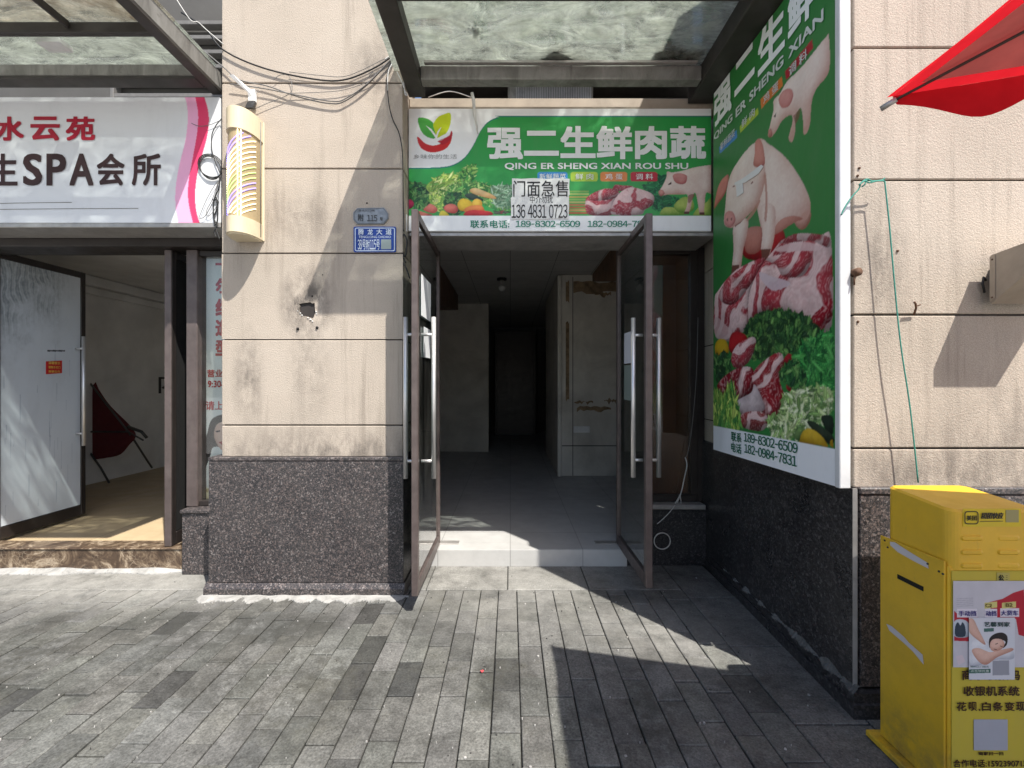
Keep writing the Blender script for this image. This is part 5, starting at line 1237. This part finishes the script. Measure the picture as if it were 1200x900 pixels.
# ================================================================== ADDRESS PLATES
def rrect(x0, y0, x1, y1, r, n=4):
    out = []
    for cx_, cy_, a0 in ((x1-r, y0+r, -90), (x1-r, y1-r, 0), (x0+r, y1-r, 90), (x0+r, y0+r, 180)):
        out += [(cx_+r*math.cos(R(a0+90*k/n)), cy_+r*math.sin(R(a0+90*k/n))) for k in range(n+1)]
    return out
AP = thing('address_plate', 'blue enamel street address plate with white characters on the beige pier', 'address plate', (gx(440, 3.29), 3.285, gz(295, 3.29)))
pd = 3.284
mb = MB(); mb.slab([P(x, y, pd) for x, y in rrect(414.3, 265.5, 464, 295.5, 2)], (0, .009, 0)); mb.build('plate', M['plate'], AP)
mb = MB(); o1 = rrect(415.8, 266.8, 462.7, 294.3, 2); i1 = rrect(416.7, 267.7, 461.8, 293.4, 1.4)
for k in range(len(o1)):
    j = (k+1) % len(o1); mb.add([P(*o1[k], pd-.002), P(*o1[j], pd-.002), P(*i1[j], pd-.002), P(*i1[k], pd-.002)], [[0, 1, 2, 3]], 0, C(206, 220, 236))
mb.build('border', M['ink'], AP, recalc=False)
frp = lambda u, w: tuple(P(u, w, pd-.0025)); wc = C(218, 228, 240)
for tx, a, b in (('腾', 419.8, 426.3), ('龙', 430.7, 437), ('大', 441, 448), ('道', 452, 459)): sign_text(tx, a, 268.3, b, 275, wc, .014, AP, idc, frp)
sign_text('TENGLONG DADAO', 420.3, 276.2, 458, 279, wc, .0, AP, idc, frp)
for tx, a, b in (('38', 419.3, 424), ('号', 424.6, 428.6), ('附', 429.1, 433.2), ('115', 433.6, 440.6), ('号', 441, 445)): sign_text(tx, a, 280.7, b, 292.5, wc, .006, AP, idc, frp)
mb = MB(); mb.slab([P(x, y, pd-.0015) for x, y in rrect(446.5, 280.5, 458.3, 292, .4)], (0, .0014, 0), 0, C(150, 162, 160)); mb.build('blank_square', M['ink'], AP)
NP = thing('number_plate', 'worn grey metal number plate just above the blue address plate', 'number plate', (gx(435, 3.29), 3.285, gz(263, 3.29)))
oct_ = [(414, 249), (418.5, 243.8), (450, 243.2), (455, 250), (455, 256), (450, 262.3), (418.5, 262.8), (414, 257.5)]
mb = MB(); mb.slab([P(x, y, pd) for x, y in oct_], (0, .009, 0)); mb.build('plate', M['oldplate'], NP)
mb = MB(); i_ = [(434.5+(x-434.5)*.94, 253+(y-253)*.88) for x, y in oct_]; o_ = [(434.5+(x-434.5)*.965, 253+(y-253)*.93) for x, y in oct_]
for k in range(8):
    j = (k+1) % 8; mb.add([P(*o_[k], pd-.002), P(*o_[j], pd-.002), P(*i_[j], pd-.002), P(*i_[k], pd-.002)], [[0, 1, 2, 3]], 0, C(96, 100, 104))
mb.build('border', M['ink'], NP, recalc=False)
dk = C(52, 54, 58)
sign_text('附', 419.5, 250.8, 426, 259, dk, .008, NP, idc, frp); sign_text('115', 430.3, 252, 442, 259.2, dk, .01, NP, idc, frp); sign_text('号', 445, 254.5, 448.5, 258.5, dk, .01, NP, idc, frp); sign_text('渝北区门牌', 420, 245.4, 439, 247.8, dk, .0, NP, idc, frp)

# ================================================================== CABLES
def cable(name, label, lines, r, mat, cat='cable', group=None):
    mb = MB()
    for ln in lines:
        mb.tube(smooth_poly([tuple(P(*p)) for p in ln], 6, False), r, 6)
    return mb.build(name, M[mat], label=label, cat=cat, group=group)
z3_ = lambda x, y, D: (240+x/2.727, y/2.727, D)
cd = 3.275
cable('hanging_cable', 'thick black cable sagging across the top of the sunlit pier', [[z3_(*p, cd) for p in [(-75, 40), (0, 90), (60, 160), (180, 215), (330, 250), (440, 256), (540, 218), (612, 170)]]], .0055, 'blackc')
cable('hanging_cable', 'grey cable sagging lowest across the sunlit pier', [[z3_(*p, cd) for p in [(0, 165), (60, 215), (110, 255), (200, 275), (300, 310), (400, 331), (450, 322), (520, 270), (608, 176)]]], .004, 'greyc')
cable('hanging_cable', 'grey cable running just above the lowest sagging one on the sunlit pier', [[z3_(*p, cd-.008) for p in [(80, 268), (190, 283), (300, 305), (410, 324), (455, 312), (525, 262), (608, 174)]]], .004, 'greyc')
cable('hanging_cable', 'thin dark wire looping over the sunlit pier beside the lamp bracket', [[z3_(*p, cd) for p in [(150, 352), (200, 330), (270, 300), (278, 270), (268, 242), (240, 240), (220, 255)]], [z3_(*p, cd) for p in [(270, 298), (360, 295), (440, 288), (520, 262), (545, 240), (535, 232), (520, 250)]], [z3_(*p, cd) for p in [(270, 230), (360, 240), (440, 245), (500, 225), (560, 195), (608, 172)]]], .0022, 'greyc')
cable('drop_cable', 'black cable dropping down the right edge of the pier towards the door', [[z3_(*p, cd) for p in [(608, 175), (588, 215), (583, 262), (588, 330), (600, 380), (622, 430), (632, 500), (634, 640), (636, 740)]]], .004, 'blackc')
cable('cable_tangle', 'tangle of black cables beside the blue plate at the door jamb', [[z3_(*p, cd+.03) for p in [(636, 735), (622, 745), (628, 790), (640, 820), (646, 770), (634, 750), (628, 800), (642, 840)]], [z3_(*p, cd+.03) for p in [(610, 805), (640, 850), (655, 890)]]], .006, 'blackc')
cable('cable_tie', 'white cable ends tied at the top right corner of the pier', [[z3_(*p, cd) for p in [(575, 190), (595, 176), (612, 167), (622, 180)]], [z3_(*p, cd) for p in [(610, 172), (600, 200), (586, 232), (584, 290)]], [z3_(*p, cd) for p in [(614, 230), (630, 262), (640, 290), (648, 304), (640, 300), (636, 262)]]], .004, 'whitec')
cable('roof_wire', 'thin white wire running from the left canopy beam to the pier', [[(200, -12, 3.2), (222, 22, 3.22), (232, 26, 3.24), (242, 35, 3.26), (262, 52, cd)]], .003, 'whitec')
z5 = lambda x, y, D=3.335: (220+x/4.5, 100+y/4.5, D)
cable('cable_coil', 'coil of black cable hanging at the right end of the spa sign', [[z5(*p) for p in [(180, 175), (150, 210), (128, 260), (126, 330), (140, 390), (165, 450), (172, 470)]], [z5(120+55*math.cos(a)*(1+.1*k), 435+60*math.sin(a)-k*6+12*math.cos(a)) for k in range(3) for a in [i*.524+k*.3 for i in range(12)]]], .0035, 'blackc')
cable('grey_cable_loops', 'thin grey cable loops below the black coil on the spa sign', [[z5(*p) for p in [(168, 500), (140, 530), (100, 600), (70, 670), (60, 700), (90, 690), (130, 620), (155, 540), (165, 500)]], [z5(*p) for p in [(160, 510), (130, 600), (100, 660), (110, 690), (150, 640), (165, 560)]]], .0022, 'greyc')
cable('stray_wire', 'thin grey wire crossing the pink wave of the spa sign', [[z5(*p) for p in [(20, 200), (60, 215), (110, 210), (160, 190), (185, 178)]]], .0022, 'greyc')
cable('cable_knot', 'knotted black cable ends hanging below the right end of the spa sign', [[z5(*p) for p in [(168, 480), (165, 540), (140, 600), (135, 660), (142, 730), (160, 790), (168, 810)]], [z5(*p) for p in [(130, 604), (160, 610), (150, 660), (138, 700), (155, 740), (140, 770), (150, 800)]], [z5(*p) for p in [(150, 590), (158, 650), (155, 720), (140, 740)]]], .0045, 'blackc')
mb = MB(); mb.tube([P(553, 109, 3.42), P(555, 118, 3.42), P(556, 134, 3.425), P(560, 157, 3.43)], [.012, .013, .012, .005], 8); mb.build('white_conduit', M['whitec'], label='short white conduit hanging over the logo end of the green sign', cat='conduit')
mb = MB(); mb.box(gx(474, 3.44), gx(478, 3.44), 3.40, 3.42, gz(272, 3.42), gz(252, 3.42), .003); mb.build('white_strip', M['white'], label='small white plastic strip beside the lower left corner of the green sign', cat='plastic strip')
mb = MB()
for x0_, x1_, y_ in ((502, 552, 111),): mb.tube(smooth_poly([tuple(P(x0_, y_+3, 3.62)), tuple(P((x0_+x1_)/2, y_-4, 3.6)), tuple(P(x1_, y_+3, 3.63))], 5, False), .004, 6)
mb.build('roof_cable', M['whitec'], label='pale cable arching above the top left edge of the green sign', cat='cable')
z6 = lambda x, y, D: (980+x/4.5, 190+y/4.5, D)
GT = [[z6(*p, 2.06) for p in [(26, 278), (50, 230), (85, 180), (120, 140), (130, 110), (160, 90), (190, 100), (240, 95), (255, 85)]], [z6(*p, 2.05) for p in [(120, 120), (150, 100), (175, 108), (215, 100), (250, 100), (258, 110)]], [z6(*p, 2.06) for p in [(135, 130), (150, 118), (160, 92)]], [z6(*p, 2.05) for p in [(255, 100), (262, 160), (280, 330), (300, 560), (322, 800), (345, 1000), (390, 1300), (432, 1690)]]]
cable('green_twine', 'thin green twine tied at the board edge and hanging down the right pier', GT, .0032, 'greenc', 'twine')

# ================================================================== TAN WALL BOX
WB = thing('wall_box', 'tan wedge-shaped tin box fixed high on the right pier at the edge of view', 'wall box', (2.31, 2.0, 1.87))
mb = MB(); mb.prism([(2.055, 1.872), (2.055, 2.092), (1.84, 2.115), (1.84, 2.03)], 'x', 2.172, 2.46); mb.build('casing', M['tan'], WB)
mb = MB(); mb.prism([(2.058, 1.880), (2.058, 2.086), (2.035, 2.088), (2.035, 1.895)], 'x', 2.1685, 2.1715); mb.build('end_flange', M['tan'], WB)
for yy_, zz_ in ((2.047, 2.07), (2.047, 1.90), (1.86, 2.10)):
    mb = MB(); mb.ball((2.1695, yy_, zz_), .0045, n=5); mb.build('screw', M['rust'], WB)
mb = MB(); mb.box(2.22, 2.42, 2.057, 2.107, 1.95, 2.05, .004); mb.build('wall_mount', M['darkbeam'], WB)
mb = MB(); mb.tube([(2.20, 2.105, 1.99), (2.175, 2.09, 2.0), (2.165, 2.085, 1.97), (2.18, 2.09, 1.93)], .005, 6); mb.build('cord_stub', M['blackc'], WB)

# ================================================================== RED PARASOL
PT = Vector((1.185, 1.41, 2.402)); e1 = Vector((.987, -.16, 0))*2.5; e2 = Vector((-.02, -1, 0))*2.5
ctr = PT+(e1+e2)/2; apex = ctr+Vector((0, 0, .40))
PR = thing('parasol', 'red canvas parasol with a pinkish lining over the yellow cabinet', 'parasol', (ctr.x, ctr.y, 0))
cn = [PT, PT+e1, PT+e1+e2, PT+e2]
def canopy(mb, off, shrink=1.0, m=0):
    N = 34
    for i in range(4):
        A, B = cn[i], cn[(i+1) % 4]; vs = []; fs = []
        for r_ in range(N+1):
            s = r_/N
            for k in range(N+1):
                t = k/N; e = A.lerp(B, t); p = apex.lerp(e, s*shrink)
                sag = 4*t*(1-t)
                inw = (ctr-e); inw.z = 0; inw.normalize()
                p = p+Vector((0, 0, -.05*math.sin(math.pi*s)*sag+.03*sag*s))+inw*((.09 if i == 0 else .02)*sag*s*s)
                rip = .006*math.sin(9*t*math.pi+3*s)*s*sag+.004*math.sin(40*s+11*t)*s*sag
                vs.append(p+Vector((0, 0, off+rip)))
        for r_ in range(N):
            for k in range(N): fs.append([r_*(N+1)+k, r_*(N+1)+k+1, (r_+1)*(N+1)+k+1, (r_+1)*(N+1)+k])
        mb.add(vs, fs, m, None, True)
mb = MB(); canopy(mb, 0.0)
mb.build('canopy_cloth', M['redfab'], PR, recalc=False)
mb = MB(); canopy(mb, -.006, .965); mb.build('lining', M['lining'], PR, recalc=False)
mb = MB()
for i in range(4):
    A, B = cn[i], cn[(i+1) % 4]; vs = []; fs = []; N = 90
    for k in range(N+1):
        t = k/N; sag = 4*t*(1-t); e = A.lerp(B, t); inw = (ctr-e); inw.z = 0; inw.normalize()
        p = e+Vector((0, 0, .03*sag+.006*math.sin(9*t*math.pi+3)*sag+.004*math.sin(40+11*t)*sag))+inw*(.09 if i == 0 else .02)*sag
        dp = .015+.075*math.exp(-((t-.075)/.06)**2)+.018*min(1, t*9, (1-t)*9)*(1+.4*math.sin(t*30)); w_ = inw*(.012*math.sin(t*40)+.01)
        if i == 3: dp = -.003; w_ = -inw*(.010+.006*math.sin(t*26))     # this hem is blown up and outwards
        vs += [p, p+Vector((0, 0, -dp))+w_]
    for k in range(N): fs.append([2*k, 2*k+2, 2*k+3, 2*k+1])
    mb.add(vs, fs, 0, None, True)
mb.build('valance', M['redfab'], PR, recalc=False)
for i in range(4):
    mb = MB(); c_ = cn[i]; d_ = (c_-apex).normalized(); mb.tube([apex+Vector((0, 0, -.03)), c_+Vector((0, 0, -.016))], .004, 8); mb.build('rib', M['rib'], PR)
    mb = MB(); mb.tube([c_-d_*.01+Vector((0, 0, -.016)), c_+d_*.03+Vector((0, 0, -.02))], .0085, 10); mb.build('rib_cap', M['alu'], PR)
mb = MB(); mb.tube([ctr, apex+Vector((0, 0, .05))], .022, 12); mb.tube([(ctr.x, ctr.y, 0), tuple(ctr)], .022, 12); mb.build('pole', M['inox'], PR)
mb = MB(); mb.tube([(ctr.x, ctr.y, 0.0), (ctr.x, ctr.y, .09)], .24, 24); mb.tube([(ctr.x, ctr.y, .09), (ctr.x, ctr.y, .3)], .03, 14); mb.build('base', M['ground'], PR)

# ================================================================== YELLOW CABINET
YC = thing('yellow_cabinet', 'yellow metal cabinet with a slot in its side and flyers on its front', 'cabinet', (1.75, 1.76, 0.0))
yx0, yx1, yf, yb = 1.570, 1.900, 1.625, 1.915
mb = MB(); mb.box(yx0, yx1, yf+.004, yb, 0.03, 0.858, .005); mb.build('body', M['yellow'], YC)
mb = MB(); mb.box(yx0-.009, yx0-.001, yf+.012, yb+.005, 0.032, 0.872, .002); mb.build('side_panel', M['yellow'], YC)
# hood with rounded upright corners
hp = rrect(yx0+.002, yf-.004, yx1-.002, yb-.01, .035, 6); top_in = rrect(yx0+.010, yf+.006, yx1-.010, yb-.018, .03, 6)
mb = MB(); nH = len(hp); zt0 = 1.060
def ztop(y): return zt0+.028*(y-yf)/.28
vs = [(p[0], p[1], .846) for p in hp]+[(p[0], p[1], ztop(p[1])-.008) for p in hp]+[(p[0], p[1], ztop(p[1])) for p in top_in]
mb.add(vs, [list(range(nH))[::-1]]+[[k, (k+1) % nH, nH+(k+1) % nH, nH+k] for k in range(nH)]+[[nH+k, nH+(k+1) % nH, 2*nH+(k+1) % nH, 2*nH+k] for k in range(nH)]+[list(range(2*nH, 3*nH))])
mb.build('hood', M['yellow'], YC)
yp = lambda px, py: P(px, py, yf-.004)
for i, (cx_, cy_) in enumerate([(a, b) for b in (630.5, 647, 663) for a in (1139, 1182)]):
    mb = MB(); o1 = rrect(cx_-13.5, cy_-3.4, cx_+13.5, cy_+3.4, 3.2); i1 = rrect(cx_-10.5, cy_-1.5, cx_+11, cy_+2.0, 1.6); n = len(o1)
    sgn = 1 if i not in (1, 5) else .5
    vs = [P(*p, yf-.0035) for p in o1]+[P(*p, yf-.0035-.006*sgn) for p in i1]
    mb.add(vs, [[k, (k+1) % n, n+(k+1) % n, n+k] for k in range(n)]+[list(range(n, 2*n))]); mb.build('vent', M['yellow'], YC)
mb = MB(); mb.box(yx0-.0115, yx0-.0085, 1.718, 1.832, .727, .744); mb.build('coin_slot', M['black'], YC)
mb = MB(); mb.box(1.525, 1.97, 1.58, 1.955, 0.002, 0.028, .004); mb.build('base_plate', M['yellow'], YC)
mb = MB()
for px, D, z in ((0, 1.895, .858), (0, 1.64, .825), (0, 1.655, .828), (0, 1.70, .838), (0, 1.88, .835)): mb.ball((yx0-.010, D, z), .004, n=5)
mb.build('screw', M['darkbeam'], YC)
mb = MB(); mb.box(yx0+.008, yx1-.008, yf+.0005, yf+.0035, .05, .842, .001, 0, (.54, .43, .045, 1)); mb.build('front_film', M['paper'], YC)
def tape(label, pts):
    mb = MB(); mb.slab([(yx0-.0105, D, z) for D, z in pts], (-.001, 0, 0), 0, C(206, 200, 202)); mb.build('tape_strip', M['paper'], label=label, cat='tape')
tape('torn white tape strip near the top of the yellow cabinet side', [(1.868, .862), (1.845, .868), (1.78, .855), (1.70, .842), (1.695, .822), (1.76, .826), (1.83, .834), (1.865, .848)])
tape('torn white tape strip halfway down the yellow cabinet side', [(1.885, .516), (1.86, .520), (1.80, .508), (1.78, .498), (1.72, .486), (1.716, .452), (1.76, .474), (1.80, .484), (1.87, .496)])
# sticker on the hood
mb = MB(); mb.slab([P(x, y, yf-.0045) for x, y in rrect(1128, 596, 1196, 617, 1)], (0, -.0012, 0), 0, (.70, .52, .03, 1)); HS = mb.build('logo_sticker', M['paper'], YC)
fry = lambda u, w: tuple(P(u, w, yf-.0085)); blk = C(34, 28, 20)
mb = MB(); o1 = rrect(1130.3, 599, 1146.8, 614.5, 3.5); i1 = rrect(1131.4, 600.1, 1145.7, 613.4, 2.6)
for k in range(len(o1)):
    j = (k+1) % len(o1); mb.add([fry(*o1[k]), fry(*o1[j]), fry(*i1[j]), fry(*i1[k])], [[0, 1, 2, 3]], 0, blk)
mb.text('美团', (1132.6, 610, 1144.6, 604), fry, .01, 0, blk); mb.text('团团快应', (1149.5, 608, 1176, 600.5), fry, .03, 0, blk, .25); mb.add([fry(1148, 611), fry(1175.5, 610.5), fry(1175.5, 611.1), fry(1148, 611.6)], [[0, 1, 2, 3]], 0, blk)
mb.build('lettering', M['ink'], HS, recalc=False)
mb = MB(); mb.slab([P(x, y, yf-.0062) for x, y in rrect(1178.5, 597.5, 1193.5, 612, .5)], (0, -.001, 0), 0, (.34, .30, .12, 1)); mb.build('blank_square', M['ink'], HS)
frf = lambda u, w: tuple(P(u, w, yf-.0025)); bk = C(62, 34, 22)
def ytext(tx, a, y0_, b, y1_, bold=.02):
    bold *= .55; mb = MB(); mb.text(tx, (a, y1_, b, y0_), frf, bold, 0, bk); mb.build('lettering', M['ink'], YC, recalc=False)
ytext('商家收款码', 1127, 785, 1195, 797, .03); ytext('收银机系统', 1129, 804, 1194.5, 815.5, .03)
for tx, a, b in (('花', 1121, 1132.5), ('呗', 1135, 1144.5), ('.', 1147, 1148.5), ('白', 1150.5, 1161), ('条', 1163.5, 1175), ('变', 1177.5, 1189), ('现', 1190.5, 1202)): 
    ytext(tx, a, 822.5 if tx != '.' else 830.5, b, 833, .03)
ytext('合作电话:15923907130', 1117, 890, 1208, 899, .015); ytext('商家扫一扫', 1146.5, 881, 1175.5, 885, .01)
mb = MB(); mb.slab([P(x, y, yf-.0005) for x, y in rrect(1141, 843, 1180.5, 879, .6)], (0, -.0012, 0), 0, C(168, 170, 178)); mb.build('blank_square', M['paper'], YC)
mb = MB(); mb.slab([P(x, y, yf-.0005) for x, y in rrect(1168, 671, 1183, 681, .4)], (0, -.001, 0), 0, (.46, .40, .10, 1)); mb.text('公', (1170, 680.5, 1176.5, 673.5), lambda u, w: tuple(P(u, w, yf-.0025)), .03, 0, blk); mb.text('三', (1178.5, 679.5, 1181, 674.5), lambda u, w: tuple(P(u, w, yf-.0025)), .0, 0, blk); mb.build('small_sticker', M['paper'], YC, recalc=False)
# flyers
FB = thing('flyer', 'torn red and white driving flyer pasted behind another on the yellow cabinet', 'flyer', (gx(1158, yf), yf, gz(781, yf)))
fx0, fx1, fy0, fy1 = 1117.0, 1203.0, 681.0, 782.0; k_ = 3
cv = Canvas(int((fx1-fx0)*k_), int((fy1-fy0)*k_), lambda x, y: ((x-fx0)*k_, (y-fy0)*k_), C(196, 194, 200))
zf = lambda x, y: (1100+x/6.43, 660+y/6.43)
cv.a *= (0.9+0.16*vnoise(cv.h, cv.w, 40, 4))[..., None]
cv.fill([zf(*p) for p in [(360, 300), (480, 270), (560, 225), (640, 200), (670, 560), (600, 540), (580, 420), (440, 420)]], C(176, 24, 46)); cv.fill([zf(*p) for p in [(118, 360), (145, 385), (300, 410), (300, 430), (250, 590), (118, 585)]], C(170, 26, 44))
for a, b, y0_, y1_ in ((140, 290, 345, 410), (350, 440, 345, 410), (462, 605, 340, 405)): cv.fill([zf(a, y0_), zf(b, y0_), zf(b, y1_), zf(a, y1_)], C(220, 214, 222))
for a, b in ((345, 440), (475, 580)): cv.fill([zf(a, 300), zf(b, 290), zf(b, 335), zf(a, 345)], C(206, 196, 120))
cv.shade([zf(*p) for p in [(120, 550), (120, 440), (180, 425), (230, 460), (228, 550)]], C(150, 160, 170), C(206, 212, 220), 12, 2, .2)
cv.fill([zf(*p) for p in [(130, 550), (125, 480), (145, 445), (165, 470), (180, 445), (200, 480), (200, 550)]], C(40, 56, 72), smooth=3)
cv.fill([zf(*p) for p in [(230, 430), (260, 420), (340, 560), (350, 610), (310, 570)]], C(190, 150, 140), smooth=3)
cv.fill([zf(a, b) for a, b in [(130, 700), (180, 690), (200, 740), (150, 770)]], C(214, 196, 200), alpha=.7)
for i in range(5): cv.fill([zf(135, 268+i*14), zf(260, 262+i*14), zf(260, 267+i*14), zf(135, 273+i*14)], C(150, 148, 160), alpha=.6)
cv.build('printed_face', (P(fx0, fy1, yf-.0035), P(fx1, fy1, yf)-P(fx0, fy1, yf), P(fx0, fy0, yf)-P(fx0, fy1, yf)), FB, M['paper'])
frf2 = lambda u, w: tuple(P(u, w, yf-.0045))
def ft(tx, a, y0_, b, y1_, c, par, fr, bold=.008, conv=zf):
    p, q = conv(a, y1_), conv(b, y0_); mb = MB(); mb.text(tx, (p[0], p[1], q[0], q[1]), fr, bold, 0, c); mb.build('lettering', M['ink'], par, recalc=False)
pu = C(70, 60, 130)
ft('手动挡', 150, 358, 282, 398, pu, FB, frf2); ft('动挡', 355, 358, 434, 398, pu, FB, frf2); ft('大货车', 468, 355, 598, 394, pu, FB, frf2); ft('C2', 352, 305, 400, 332, C(120, 96, 40), FB, frf2); ft('B2', 505, 300, 556, 328, C(120, 96, 40), FB, frf2)
FM = thing('flyer', 'white massage flyer with a resting dark-haired woman, pasted over the red flyer', 'flyer', (gx(1163, yf), yf-.004, gz(796, yf)))
fx0, fx1, fy0, fy1 = 1135.5, 1189.0, 724.0, 796.5; k_ = 4
cv = Canvas(int((fx1-fx0)*k_), int((fy1-fy0)*k_), lambda x, y: ((x-fx0)*k_, (y-fy0)*k_), C(206, 208, 214))
cv.shade([zf(*p) for p in [(228, 620), (300, 570), (380, 600), (420, 660), (540, 640), (560, 720), (420, 730), (240, 780)]], C(170, 174, 184), C(226, 228, 232), 16, 3, .2)
cv.shade([zf(*p) for p in [(250, 660), (300, 640), (380, 670), (440, 660), (540, 640), (555, 660), (440, 710), (360, 765), (300, 740)]], C(178, 130, 112), C(226, 190, 172), 14, 4, .1)
cv.fill([zf(*p) for p in [(380, 575), (420, 535), (480, 525), (516, 555), (512, 615), (480, 640), (500, 590), (420, 580), (385, 640)]], C(36, 28, 28), smooth=5)
cv.shade([zf(*p) for p in [(386, 610), (410, 575), (470, 575), (495, 610), (470, 650), (420, 665), (392, 650)]], C(186, 136, 118), C(230, 194, 176), 12, 5, .06)
for pl in ([(425, 610), (445, 602), (446, 607), (427, 615)], [(462, 622), (482, 630), (481, 634), (462, 627)], [(415, 645), (438, 650), (436, 655), (415, 650)]): cv.fill([zf(*p) for p in pl], C(70, 40, 40))
cv.shade([zf(*p) for p in [(228, 430), (262, 425), (300, 500), (350, 600), (345, 615), (300, 585), (232, 520)]], C(180, 134, 116), C(224, 186, 168), 9, 6, .08)
cv.fill([zf(230, 800), zf(390, 796), zf(390, 826), zf(230, 830)], C(50, 96, 84)); cv.fill([zf(405, 735), zf(528, 732), zf(530, 842), zf(405, 845)], C(150, 152, 160)); cv.fill([zf(340, 494), zf(415, 490), zf(415, 516), zf(340, 520)], C(66, 104, 96))
cv.build('printed_face', (P(fx0, fy1, yf-.007), P(fx1, fy1, yf)-P(fx0, fy1, yf), P(fx0, fy0, yf)-P(fx0, fy1, yf)), FM, M['paper'])
frf3 = lambda u, w: tuple(P(u, w, yf-.0082))
ft('艺馨到家', 342, 442, 536, 478, C(46, 74, 72), FM, frf3, .01); ft('预约上门服务', 240, 772, 380, 788, C(70, 110, 100), FM, frf3, .0); ft('点击领优惠', 240, 803, 380, 822, C(210, 224, 214), FM, frf3, .0)
# small things on the ground
for nm, lab, pts, c_ in (('litter_scrap', 'tiny red scrap of litter on the sunlit pavers', (565, 788), C(196, 70, 76)), ('litter_scrap', 'tiny white scrap of litter on the shaded slabs right of the doors', (816, 679), C(206, 208, 214)), ('litter_scrap', 'tiny pale scrap of litter on the pavers at the shadow edge', (735, 748), C(190, 186, 176))):
    D = H*F/(pts[1]-CY); x_ = gx(pts[0], D); mb = MB(); rr = random.Random(int(pts[0]))
    mb.slab([(x_+.009*math.cos(a)*rr.uniform(.4, 1.1), D+.012*math.sin(a)*rr.uniform(.4, 1.1), .004+rr.uniform(0, .008)) for a in (0, 1, 2.1, 3.2, 4.1, 5.2)], (0, 0, .002), 0, c_); mb.build(nm, M['paper'], label=lab, cat='litter')
